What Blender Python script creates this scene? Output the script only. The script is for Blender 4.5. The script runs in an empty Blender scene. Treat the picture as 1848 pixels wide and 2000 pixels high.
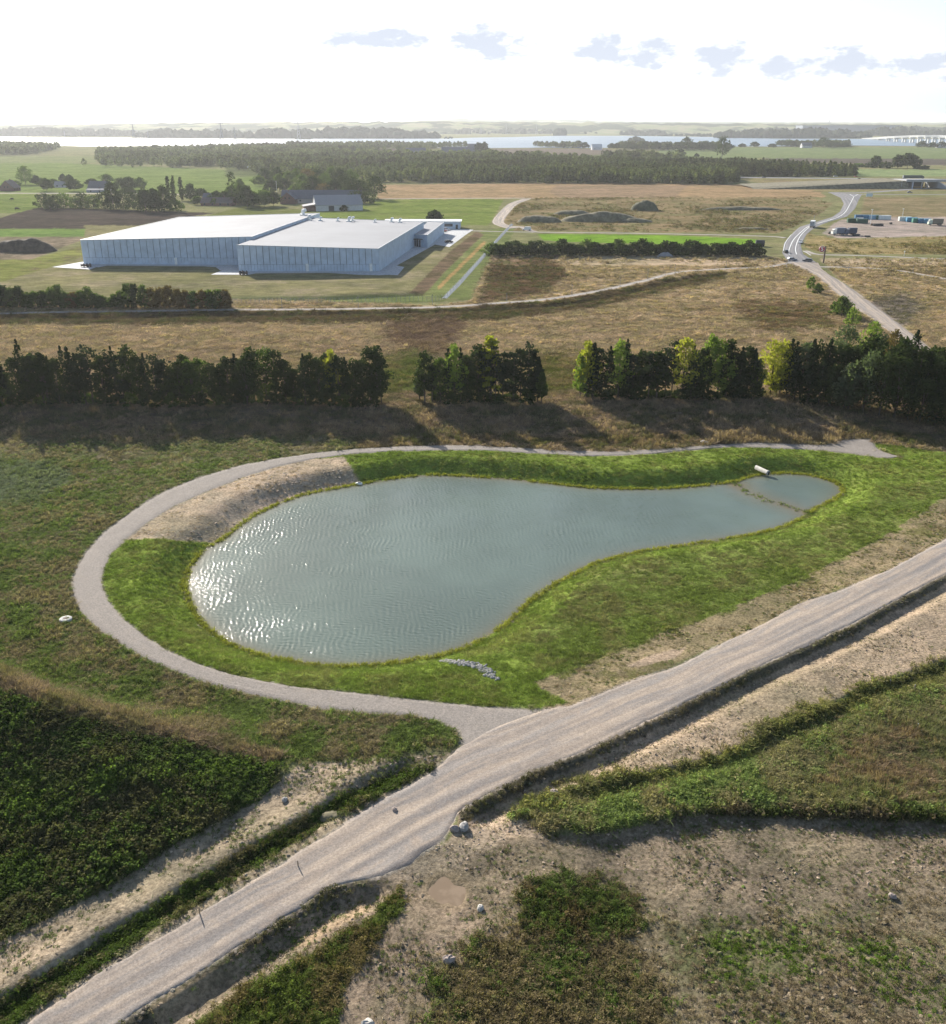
import bpy, math, random
import numpy as np
from mathutils import Vector, Matrix
R = math.radians
rnd = random.Random(7)
rng = np.random.default_rng(11)
sc = bpy.context.scene
COL = sc.collection

# ------------------------------------------------------------------ camera
CAMH = 60.0; FPX = 947.0; TH = math.atan(389.5 / FPX)
cd = bpy.data.cameras.new('camera'); cam = bpy.data.objects.new('camera', cd); COL.objects.link(cam)
cd.sensor_fit = 'VERTICAL'; cd.angle = 2 * math.atan(512 / FPX)
cd.clip_start = 0.5; cd.clip_end = 60000
cam.location = (0, 0, CAMH); cam.rotation_euler = (math.pi / 2 - TH, 0, 0)
sc.camera = cam
# ------------------------------------------------------------------ light
SUN_EL, SUN_AZ = 23.0, -28.0           # azimuth measured from +Y towards +X
SKY_STRENGTH = 0.082
w = bpy.data.worlds.new('World'); sc.world = w; w.use_nodes = True
sd = bpy.data.lights.new('sun', 'SUN'); sun = bpy.data.objects.new('sun', sd); COL.objects.link(sun)
sd.energy = 5.0; sd.angle = R(0.53); sd.color = (1.0, 0.94, 0.84)
sdir = Vector((math.sin(R(SUN_AZ)) * math.cos(R(SUN_EL)), math.cos(R(SUN_AZ)) * math.cos(R(SUN_EL)), math.sin(R(SUN_EL))))
sun.rotation_euler = sdir.to_track_quat('Z', 'Y').to_euler(); sun.location = (0, 0, 300)
vs = sc.view_settings
vs.view_transform = 'Standard'; vs.look = 'None'; vs.gamma = 1; vs.use_curve_mapping = False; vs.exposure = 0.98
sc.cycles.use_denoising = True
sc.cycles.max_bounces = 6; sc.cycles.diffuse_bounces = 2; sc.cycles.glossy_bounces = 2
sc.cycles.transmission_bounces = 3; sc.cycles.volume_bounces = 1; sc.cycles.transparent_max_bounces = 4
sc.cycles.sample_clamp_indirect = 6
HAZE_DENSITY = 0.00005

class NT:
    """small helper to write node trees"""
    def __init__(s, tree): s.t = tree; tree.nodes.clear()
    def n(s, typ, props=None, **ins):
        nd = s.t.nodes.new(typ)
        for k, v in (props or {}).items(): setattr(nd, k, v)
        for k, v in ins.items():
            key = int(k[1:]) if k[0] == 'i' and k[1:].isdigit() else k.replace('_', ' ')
            sk = nd.inputs[key]
            if isinstance(v, bpy.types.NodeSocket): s.t.links.new(v, sk)
            else: sk.default_value = v
        return nd
    def m(s, op, a, b=None, c=None, clamp=False):
        ins = {'i0': a}
        if b is not None: ins['i1'] = b
        if c is not None: ins['i2'] = c
        return s.n('ShaderNodeMath', {'operation': op, 'use_clamp': clamp}, **ins).outputs[0]
    def mix(s, f, a, b, mode='MIX'):
        nd = s.t.nodes.new('ShaderNodeMix'); nd.data_type = 'RGBA'; nd.blend_type = mode
        for k, v in ((0, f), (6, a), (7, b)):
            if isinstance(v, bpy.types.NodeSocket): s.t.links.new(v, nd.inputs[k])
            else: nd.inputs[k].default_value = v if k == 0 else ((*v, 1) if len(v) == 3 else v)
        return nd.outputs[2]
    def noise(s, vec, scale, detail=3, rough=.55):
        nd = s.n('ShaderNodeTexNoise', {'noise_dimensions': '3D'}, Scale=scale, Detail=detail, Roughness=rough)
        if vec is not None: s.t.links.new(vec, nd.inputs['Vector'])
        return nd.outputs[0]
    def ramp(s, v, lo, hi):
        nd = s.n('ShaderNodeMapRange', {'interpolation_type': 'SMOOTHSTEP'}, i0=v, i1=lo, i2=hi, i3=0.0, i4=1.0)
        return nd.outputs[0]
    def vscale(s, vec, sc3):
        return s.n('ShaderNodeVectorMath', {'operation': 'MULTIPLY'}, i0=vec, i1=sc3).outputs[0]

# sky: physical daylight plus a band of small far cumulus just above the horizon
T = NT(w.node_tree)
sky = T.n('ShaderNodeTexSky', {'sky_type': 'NISHITA', 'sun_disc': False, 'sun_elevation': R(SUN_EL), 'sun_rotation': R(SUN_AZ),
          'altitude': 50, 'air_density': 1.0, 'dust_density': 1.0, 'ozone_density': 1.0})
tc = T.n('ShaderNodeTexCoord').outputs['Generated']
sep = T.n('ShaderNodeSeparateXYZ', None, i0=tc)
az = T.m('ARCTAN2', sep.outputs[0], sep.outputs[1]); el = T.m('ARCSINE', sep.outputs[2])
cv = T.n('ShaderNodeCombineXYZ', None, i0=T.m('MULTIPLY', az, 9.0), i1=T.m('MULTIPLY', el, 20.0), i2=0.0).outputs[0]
n1 = T.noise(cv, 4.6, 6, .62)
cells = None
for xd, yd, wd, hd in ((735, 75, 95, 20), (955, 88, 70, 32), (1168, 95, 42, 30), (1265, 108, 52, 27), (1410, 115, 52, 30), (1540, 130, 48, 22), (1648, 124, 52, 28), (1805, 128, 50, 26), (2050, 140, 90, 26), (2400, 120, 90, 30), (-300, 100, 90, 24)):
    v = yd * .512 - 512; a = math.atan2(xd * .512 - 473, FPX * math.cos(TH) - v * math.sin(TH)); k = .512 / FPX
    e = math.asin((-FPX * math.sin(TH) - v * math.cos(TH)) / math.sqrt((xd * .512 - 473) ** 2 + v * v + FPX ** 2))
    g = T.m('ADD', T.m('POWER', T.m('DIVIDE', T.m('SUBTRACT', az, a), wd * 1.7 * k), 2.0), T.m('POWER', T.m('DIVIDE', T.m('SUBTRACT', el, e), hd * 1.5 * k), 2.0))
    g = T.m('SUBTRACT', 1.0, g, clamp=True)
    cells = g if cells is None else T.m('MAXIMUM', cells, g)
body = T.ramp(T.m('ADD', T.m('MULTIPLY', cells, .75), T.m('MULTIPLY', n1, 1.5)), 1.02, 1.2)
core = T.ramp(T.m('ADD', T.m('MULTIPLY', cells, .75), T.m('MULTIPLY', n1, 1.5)), 1.07, 1.46)
# thin high cloud whitens the sky, most of all low down
lum = T.n('ShaderNodeRGBToBW', None, i0=sky.outputs[0]).outputs[0]
vc = T.mix(1.0, T.n('ShaderNodeCombineColor', None, i0=lum, i1=lum, i2=lum).outputs[0], (.90, 1.05, 1.12), 'MULTIPLY')
veil = T.noise(T.vscale(cv, (.35, 1.3, 1)), 1.6, 5, .6)
c = T.mix(T.m('ADD', T.m('MULTIPLY', T.ramp(el, .17, .0), .7), T.m('MULTIPLY', veil, T.m('MULTIPLY', T.ramp(el, .3, .02), .35)), clamp=True), sky.outputs[0], vc)
c = T.mix(T.m('MULTIPLY', body, .85), c, (8.2, 8.3, 8.5))
c = T.mix(T.m('MULTIPLY', core, 1.0), c, (4.5, 4.9, 5.7))
bg = T.n('ShaderNodeBackground', None, Color=c, Strength=SKY_STRENGTH)
T.n('ShaderNodeOutputWorld', None, Surface=bg.outputs[0])

# ------------------------------------------------------------------ survey helpers (photo point -> ground point)
def ratio(yd):
    v = np.asarray(yd, float) * .512 - 512
    return (FPX * math.sin(TH) + v * math.cos(TH)) / (FPX * math.cos(TH) - v * math.sin(TH))
def ray_x(xd, yd):
    v = np.asarray(yd, float) * .512 - 512
    return (np.asarray(xd, float) * (946 / 1848) - 473) / (FPX * math.cos(TH) - v * math.sin(TH))
def at(xd, yd, z=0.0):
    y = (CAMH - z) / ratio(yd); return ray_x(xd, yd) * y, y
def to_photo(x, y, z):
    f = y * math.cos(TH) + (CAMH - z) * math.sin(TH); f = np.maximum(f, 1.0)
    v = (-y * math.sin(TH) + (CAMH - z) * math.cos(TH)) / f * FPX
    return (x / f * FPX + 473) / (946 / 1848), (v + 512) / .512

def sstep(a, b, x):
    t = np.clip((x - a) / (b - a), 0, 1); return t * t * (3 - 2 * t)
_perm = np.random.default_rng(3).random((256, 256))
def vnoise(x, y, s=1.0):
    x = np.asarray(x, float) / s; y = np.asarray(y, float) / s
    xi = np.floor(x).astype(int); yi = np.floor(y).astype(int); fx = x - xi; fy = y - yi
    fx = fx * fx * (3 - 2 * fx); fy = fy * fy * (3 - 2 * fy)
    g = lambda i, j: _perm[i & 255, j & 255]
    return (g(xi, yi) * (1 - fx) + g(xi + 1, yi) * fx) * (1 - fy) + (g(xi, yi + 1) * (1 - fx) + g(xi + 1, yi + 1) * fx) * fy
def fbm(x, y, s, o=4):
    r = 0; a = .5; t = 0
    for k in range(o):
        r = r + a * vnoise(x + 37.1 * k, y + 11.7 * k, s / 2 ** k); t += a; a *= .55
    return r / t
def seg_dist(px, py, pts, closed=False):
    """distance to a polyline, side sign (+ = left of travel) of the nearest segment, and arc parameter"""
    px = np.asarray(px, float); py = np.asarray(py, float)
    best = np.full(px.shape, 1e9); sgn = np.zeros(px.shape); arc = np.zeros(px.shape)
    P = list(pts) + ([pts[0]] if closed else []); L = 0
    for (x0, y0), (x1, y1) in zip(P[:-1], P[1:]):
        dx, dy = x1 - x0, y1 - y0; l2 = dx * dx + dy * dy + 1e-9; l = math.sqrt(l2)
        t = np.clip(((px - x0) * dx + (py - y0) * dy) / l2, 0, 1)
        d = np.hypot(px - x0 - t * dx, py - y0 - t * dy); m = d < best
        best = np.where(m, d, best); sgn = np.where(m, np.sign(dx * (py - y0) - dy * (px - x0)), sgn); arc = np.where(m, L + t * l, arc)
        L += l
    return best, sgn, arc
def poly_sd(px, py, pts):
    """signed distance, positive inside"""
    d, _, _ = seg_dist(px, py, pts, True)
    ins = np.zeros(px.shape, bool); n = len(pts)
    for i in range(n):
        x0, y0 = pts[i]; x1, y1 = pts[(i + 1) % n]
        if y0 == y1: continue
        c = ((y0 > py) != (y1 > py)) & (px < (x1 - x0) * (py - y0) / (y1 - y0) + x0); ins ^= c
    return np.where(ins, d, -d)
def cat(pts, n=4, closed=False):
    """Catmull-Rom through 2-D points"""
    P = [np.array(p, float) for p in pts]; m = len(P); out = []
    for i in range(m if closed else m - 1):
        g = (lambda k: P[k % m]) if closed else (lambda k: P[min(max(k, 0), m - 1)])
        a, b, c2, d = g(i - 1), g(i), g(i + 1), g(i + 2)
        for k in range(n):
            t = k / n
            out.append(tuple(.5 * (2 * b + (c2 - a) * t + (2 * a - 5 * b + 4 * c2 - d) * t * t + (3 * b - a - 3 * c2 + d) * t ** 3)))
    if not closed: out.append(tuple(P[-1]))
    return out

# ------------------------------------------------------------------ surveyed outlines (photo coordinates, 1848 x 2000)
POND = [(362,1140),(368,1170),(385,1205),(415,1235),(455,1260),(510,1280),(575,1293),(650,1301),(720,1300),(790,1292),(850,1283),(890,1272),(930,1255),(965,1235),(1000,1210),(1030,1180),(1070,1150),(1115,1125),(1165,1100),(1240,1080),(1320,1067),(1400,1055),(1480,1042),(1540,1025),(1570,1008),(1600,990),(1630,975),(1645,960),(1635,945),(1600,933),(1560,926),(1515,925),(1470,930),(1440,940),(1380,948),(1300,954),(1220,955),(1140,952),(1080,945),(1000,937),(920,931),(850,928),(790,932),(720,943),(650,955),(590,968),(530,990),(480,1018),(440,1050),(400,1075),(375,1105)]
OUT = [(893,1430),(860,1412),(800,1400),(700,1393),(620,1385),(540,1368),(460,1350),(400,1335),(340,1312),(280,1285),(230,1255),(185,1225),(155,1195),(140,1160),(140,1130),(150,1105),(168,1075),(200,1040),(240,1010),(290,975),(340,950),(400,928),(470,908),(540,895),(610,885),(700,876),(800,871),(900,869),(1000,873),(1100,880),(1200,882),(1300,876),(1400,868),(1480,864),(1560,868),(1620,868),(1650,858),(1698,857),(1706,864),(1712,874),(1730,884),(1757,892)]
INN = [(1050,1384),(960,1380),(860,1370),(760,1358),(660,1348),(590,1342),(520,1330),(460,1318),(400,1300),(340,1275),(290,1245),(240,1205),(212,1170),(201,1140),(205,1110),(220,1080),(245,1055),(290,1020),(340,990),(400,962),(470,935),(540,912),(610,897),(680,888),(760,882),(860,880),(960,880),(1060,887),(1160,891),(1260,888),(1340,880),(1400,875),(1460,874),(1540,877),(1620,881),(1680,888),(1730,896),(1757,893)]
RL = [(-40,2055),(63,1990),(127,1945),(209,1890),(354,1805),(391,1782),(464,1737),(570,1672),(633,1633),(700,1588),(741,1563),(807,1528),(860,1493),(895,1460),(960,1420),(1050,1386),(1113,1378),(1187,1348),(1253,1321),(1324,1300),(1423,1250),(1497,1215),(1560,1178),(1645,1150),(1737,1112),(1848,1052),(1960,990)]
RR = [(160,2050),(248,1990),(309,1951),(391,1900),(488,1837),(596,1766),(633,1738),(689,1722),(755,1712),(800,1690),(870,1640),(893,1590),(928,1567),(1028,1514),(1153,1464),(1219,1432),(1298,1395),(1361,1363),(1465,1311),(1576,1261),(1663,1221),(1749,1174),(1848,1122),(1960,1060)]
PZ = -1.8
W = lambda pts, z=0.0: [tuple(float(v) for v in at(x, y, z)) for x, y in pts]
pondW = W(cat(POND, 3, True), PZ)
PUDZ = -.35; pudW = W(cat([(838,1733),(847,1726),(860,1712),(876,1713),(887,1726),(908,1731),(911,1742),(905,1764),(892,1770),(876,1764),(860,1766),(845,1752),(835,1744)], 2, True), PUDZ)
barW = W([(1432,943),(1462,962),(1500,978),(1540,990),(1580,1004)], PZ); barL = sum(math.hypot(barW[k+1][0]-barW[k][0], barW[k+1][1]-barW[k][1]) for k in range(4)); rrW = W(RR); rlW = W(RL)
crestW = W([(-260,1215),(-120,1268)], 6.5) + W([(0,1318)], 6.2) + W([(132,1372)], 5.0) + W([(264,1412)], 3.6) + W([(396,1448)], 2.0) + W([(520,1490)], .6)
crestH = [6.5, 6.5, 6.2, 5.0, 3.6, 2.0, .5]
stripW = W([(1970,1245),(1848,1285),(1743,1322),(1664,1350),(1597,1392),(1518,1421),(1452,1456),(1386,1482),(1298,1501),(1192,1527),(1113,1541),(1034,1562)], -.6)
stepW = W([(1990,1600),(1848,1594),(1624,1585),(1492,1578),(1360,1590),(1166,1628),(1087,1624),(994,1634)], -.8)
ditchN = W([(-60,622),(200,620),(450,615),(700,612),(850,609),(960,604),(1080,596),(1180,580),(1260,562),(1330,545),(1420,535)])
ditchW = W([(440,584),(650,580),(815,573)])
_arcs = np.concatenate([[0], np.cumsum([math.hypot(b[0]-a[0], b[1]-a[1]) for a, b in zip(crestW[:-1], crestW[1:])])])

def arc_of(pts, i): return sum(math.hypot(pts[k+1][0]-pts[k][0], pts[k+1][1]-pts[k][1]) for k in range(i))
_g0, _g1, _g2 = arc_of(rrW, 8) - 1.5, arc_of(rrW, 11) - .5, arc_of(rrW, 11)
_k0 = arc_of(rlW, 12) - 5
def H(x, y):
    """smooth ground height"""
    x = np.asarray(x, float); y = np.asarray(y, float); z = np.zeros(np.broadcast(x, y).shape)
    near = y < 210
    d = poly_sd(x, y, pondW); o = -d
    z = np.where(o > 0, PZ * (1 - sstep(0, 6.2, o)), PZ - np.clip(d * .22, 0, 1.4))
    db, _, ab = seg_dist(x, y, barW); t_ = ab / barL; crest = PZ + .10 - .15 * np.sin(np.pi * np.clip(t_, 0, 1)) ** .6 + .12 * (fbm(x, y, 1.6, 2) - .5)
    z = np.where(db < 5, np.maximum(z, crest - .10 * np.maximum(db - .3, 0) ** 1.2), z)
    z = z + 1.3 * sstep(183, 205, y + .06 * x) * (1 - sstep(235, 330, y))
    # mound on the left
    dc, sg, ar = seg_dist(x, y, crestW); ch = np.interp(ar, _arcs, crestH)
    nearside = sg < 0
    z = z + np.where(nearside, ch * (1 - sstep(-2, 20, dc)), ch * (1 - sstep(-1, 9, dc))) * np.where(ar > _arcs[-1] - .5, 1 - sstep(0, 6, dc), 1)
    # road banks and ditches
    dr, sg, ar = seg_dist(x, y, rrW); gap = 1 - sstep(_g0, _g0 + 2, ar) * (1 - sstep(_g1, _g1 + 2.5, ar)); dd = np.where(sg < 0, dr, 0)
    z = z - gap * (.75 * sstep(.3, 1.7, dd) - .55 * sstep(2.0, 4.0, dd))
    dl, sg, ar2 = seg_dist(x, y, rlW); dd = np.where(sg > 0, dl, 0); k = 1 - sstep(_k0, _k0 + 5, ar2)
    z = z + k * (-.40 * sstep(.8, 2.0, dd) + .75 * sstep(2.3, 3.8, dd) - .35 * sstep(4.2, 6.5, dd))
    ds, sg, _ = seg_dist(x, y, stripW); s = np.where(sg > 0, ds, 0); z = z - (.7 * sstep(0, 1.3, s) - .55 * sstep(1.6, 3.8, s)) * (y < 130) * sstep(6, 13, x)
    ds, sg, ar = seg_dist(x, y, stepW); s = np.where(sg > 0, ds, -ds); z = z - .5 * sstep(-.6, 1.8, s) * (ds < 60) * (y < 100) * sstep(60, 10, np.clip(s, 0, 60)) * sstep(4, 13, x)
    dn, sg, _ = seg_dist(x, y, ditchN); z = z - 1.0 * np.exp(-(dn / 3.2) ** 2)
    dn, sg, _ = seg_dist(x, y, ditchW); z = z - 1.6 * np.exp(-(dn / 3.5) ** 2)
    z = z + (fbm(x, y, 55, 3) - .5) * 1.1 * sstep(8, 26, o) * sstep(2, 12, np.minimum(dr, dl))
    m_ = y < 90
    if m_.any():
        m_ = np.broadcast_to(m_, z.shape); sp = poly_sd(np.broadcast_to(x, z.shape)[m_], np.broadcast_to(y, z.shape)[m_], pudW); k_ = sstep(-4, -.8, sp); z[m_] = z[m_] * (1 - k_) + PUDZ * k_ - .2 * sstep(-.2, .45, sp)
    return z * (1 - sstep(400, 465, y))
def P(xd, yd, off=0.0):
    xd = np.asarray(xd, float); yd = np.asarray(yd, float); z = np.zeros(np.broadcast(xd, yd).shape)
    for _ in range(5):
        x, y = at(xd, yd, z); z = z * .35 + .65 * H(x, y)
    x, y = at(xd, yd, z)
    return x, y, H(x, y) + off
def P1(xd, yd, off=0.0):
    x, y, z = P(np.array([xd]), np.array([yd])); return float(x[0]), float(y[0]), float(z[0]) + off
def mpp(y, z=0): return (y * math.cos(TH) + (CAMH - z) * math.sin(TH)) / FPX * .512     # metres per photo unit

# ------------------------------------------------------------------ mesh helpers
class MB:
    def __init__(s): s.v = []; s.f = []; s.mi = []
    def add(s, vs, fs, mi=0):
        o = len(s.v); s.v += [tuple(v) for v in vs]; s.f += [tuple(i + o for i in f) for f in fs]; s.mi += [mi] * len(fs); return s
    def box(s, c, d, rz=0, mi=0, taper=1.0):
        x, y, z = d[0] / 2, d[1] / 2, d[2] / 2; cz, sz = math.cos(rz), math.sin(rz); vs = []
        for k in (-1, 1):
            t = 1 if k < 0 else taper
            for a, b in ((-1, -1), (1, -1), (1, 1), (-1, 1)):
                px, py = a * x * t, b * y * t; vs.append((c[0] + px * cz - py * sz, c[1] + px * sz + py * cz, c[2] + k * z))
        return s.add(vs, [(3, 2, 1, 0), (4, 5, 6, 7), (0, 1, 5, 4), (1, 2, 6, 5), (2, 3, 7, 6), (3, 0, 4, 7)], mi)
    def tube(s, p, q, r0, r1=None, n=6, cap=True, mi=0):
        r1 = r0 if r1 is None else r1; p, q = Vector(p), Vector(q); d = (q - p).normalized()
        a = d.orthogonal().normalized(); b = d.cross(a); vs = []
        for c, r in ((p, r0), (q, r1)):
            for i in range(n):
                t = 2 * math.pi * i / n; vs.append(c + (a * math.cos(t) + b * math.sin(t)) * r)
        fs = [(i, (i + 1) % n, n + (i + 1) % n, n + i) for i in range(n)]
        if cap: fs += [tuple(range(n - 1, -1, -1)), tuple(range(n, 2 * n))]
        return s.add(vs, fs, mi)
    def lathe(s, prof, c=(0, 0, 0), n=16, mi=0):
        vs = []; fs = []
        for r, z in prof:
            for i in range(n): t = 2 * math.pi * i / n; vs.append((c[0] + r * math.cos(t), c[1] + r * math.sin(t), c[2] + z))
        for k in range(len(prof) - 1):
            for i in range(n): j = (i + 1) % n; fs.append((k * n + i, k * n + j, (k + 1) * n + j, (k + 1) * n + i))
        return s.add(vs, fs, mi)
    def prism(s, prof, y0, y1, mi=0):
        """profile in x,z extruded along y"""
        n = len(prof); vs = [(x, y0, z) for x, z in prof] + [(x, y1, z) for x, z in prof]
        return s.add(vs, [(i, (i + 1) % n, n + (i + 1) % n, n + i) for i in range(n)] + [tuple(range(n - 1, -1, -1)), tuple(range(n, 2 * n))], mi)
    def blob(s, c, r, seed=0, n=8, m=5, amp=.2, mi=0):
        q = random.Random(seed); vs = []; fs = []
        for k in range(m + 1):
            ph = math.pi * k / m
            for i in range(n):
                t = 2 * math.pi * i / n; f = 1 + q.uniform(-amp, amp)
                vs.append((c[0] + r[0] * math.sin(ph) * math.cos(t) * f, c[1] + r[1] * math.sin(ph) * math.sin(t) * f, c[2] + r[2] * math.cos(ph) * f))
        for k in range(m):
            for i in range(n): j = (i + 1) % n; fs.append((k * n + i, (k + 1) * n + i, (k + 1) * n + j, k * n + j))
        return s.add(vs, fs, mi)
    def mesh(s, name, mats, smooth=False):
        me = bpy.data.meshes.new(name); me.from_pydata(s.v, [], s.f)
        for m_ in (mats if isinstance(mats, (list, tuple)) else [mats]): me.materials.append(m_)
        if any(s.mi): me.polygons.foreach_set('material_index', s.mi)
        if smooth: me.polygons.foreach_set('use_smooth', [True] * len(me.polygons))
        me.update(); return me
def link(o, parent=None):
    COL.objects.link(o)
    if parent is not None: o.parent = parent
    return o
def obj(name, mb, mat, parent=None, smooth=False, loc=None):
    me = mb if isinstance(mb, bpy.types.Mesh) else mb.mesh(name, mat, smooth)
    o = bpy.data.objects.new(name, me); link(o, parent)
    if loc is not None: o.location = loc
    return o
def tag(o, label, cat_, group=None, kind=None):
    if label: o['label'] = label
    if cat_: o['category'] = cat_
    if group: o['group'] = group
    if kind: o['kind'] = kind
    return o
def thing(name, label, cat_, loc=(0, 0, 0), rz=0, group=None):
    o = bpy.data.objects.new(name, None); o.empty_display_size = .5; COL.objects.link(o); o.location = loc; o.rotation_euler = (0, 0, rz)
    return tag(o, label, cat_, group)
def dup(root, loc, rz=0, label=None, group=None, scale=None):
    r = root.copy(); COL.objects.link(r); r.location = loc; r.rotation_euler = (0, 0, rz)
    if label: r['label'] = label
    if group: r['group'] = group
    if scale is not None: r.scale = scale
    for ch in root.children:
        c_ = ch.copy(); COL.objects.link(c_); c_.parent = r
        for g_ in ch.children:
            d_ = g_.copy(); COL.objects.link(d_); d_.parent = c_
    return r
def structure(o): o['kind'] = 'structure'; return o

# ------------------------------------------------------------------ materials
def mat(name):
    m_ = bpy.data.materials.new(name); m_.use_nodes = True; return m_, NT(m_.node_tree)
def out(T, sh): T.n('ShaderNodeOutputMaterial', None, Surface=sh)
def plain(name, col, rough=.7, metal=0, var=.12, scale=1.5, bump=.0, spec=.3):
    m_, T = mat(name); g = T.n('ShaderNodeTexCoord').outputs['Object']
    n_ = T.noise(g, scale, 5, .6); lo = tuple(c_ * (1 - var) for c_ in col); hi = tuple(min(1, c_ * (1 + var)) for c_ in col)
    c_ = T.mix(T.ramp(n_, .3, .7), lo, hi)
    b = T.n('ShaderNodeBsdfPrincipled', None, Base_Color=c_, Roughness=rough, Metallic=metal)
    b.inputs['Specular IOR Level'].default_value = spec
    if bump: T.t.links.new(T.n('ShaderNodeBump', None, Strength=bump, Height=T.noise(g, scale * 6, 4)).outputs[0], b.inputs['Normal'])
    out(T, b.outputs[0]); return m_
def leafmat(name, col, col2, instancer=False, trans=.45):
    m_, T = mat(name)
    if instancer:
        a = T.n('ShaderNodeAttribute', {'attribute_name': 'col', 'attribute_type': 'INSTANCER'}).outputs['Color']
        g = T.n('ShaderNodeNewGeometry').outputs['Random Per Island']
        c_ = T.mix(g, T.mix(1.0, a, (.62, .62, .62), 'MULTIPLY'), T.mix(1.0, a, (1.45, 1.4, 1.3), 'MULTIPLY'))
    else:
        r_ = T.n('ShaderNodeObjectInfo').outputs['Random']; g = T.n('ShaderNodeNewGeometry').outputs['Random Per Island']
        c_ = T.mix(T.m('ADD', T.m('MULTIPLY', r_, .5), T.m('MULTIPLY', g, .5)), col, col2)
    d = T.n('ShaderNodeBsdfDiffuse', None, Color=c_); t = T.n('ShaderNodeBsdfTranslucent', None, Color=T.mix(1.0, c_, (1.15, 1.25, .7), 'MULTIPLY'))
    out(T, T.n('ShaderNodeMixShader', None, i0=trans, i1=d.outputs[0], i2=t.outputs[0]).outputs[0]); return m_

# ------------------------------------------------------------------ land cover (plant and soil colours; the dark road-bank bands include painted shade)
TAN, OLIVE = (.44, .335, .24), (.325, .27, .165)
G1, G2 = (.20, .265, .055), (.245, .26, .085)
pathpoly = [(840, 1500), (900, 1466)] + OUT + INN[::-1] + [(1056, 1392), (1120, 1392)]
roadpoly = RL + RR[::-1]
lawn = INN[:-1] + [(1765,893),(1715,878),(1700,864),(1860,884),(1960,900),(1960,900),(1960,925),(1848,967),(1719,1052),(1534,1144),(1386,1204),(1238,1255),(1164,1283),(1090,1313),(1040,1334),(1075,1355),(1110,1372)]
straw = [(236,1054),(300,1052),(395,1060),(440,1062),(520,1010),(620,970),(712,950),(705,942),(672,892),(600,898),(540,912),(470,935),(400,962),(340,990),(290,1020)]
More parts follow.
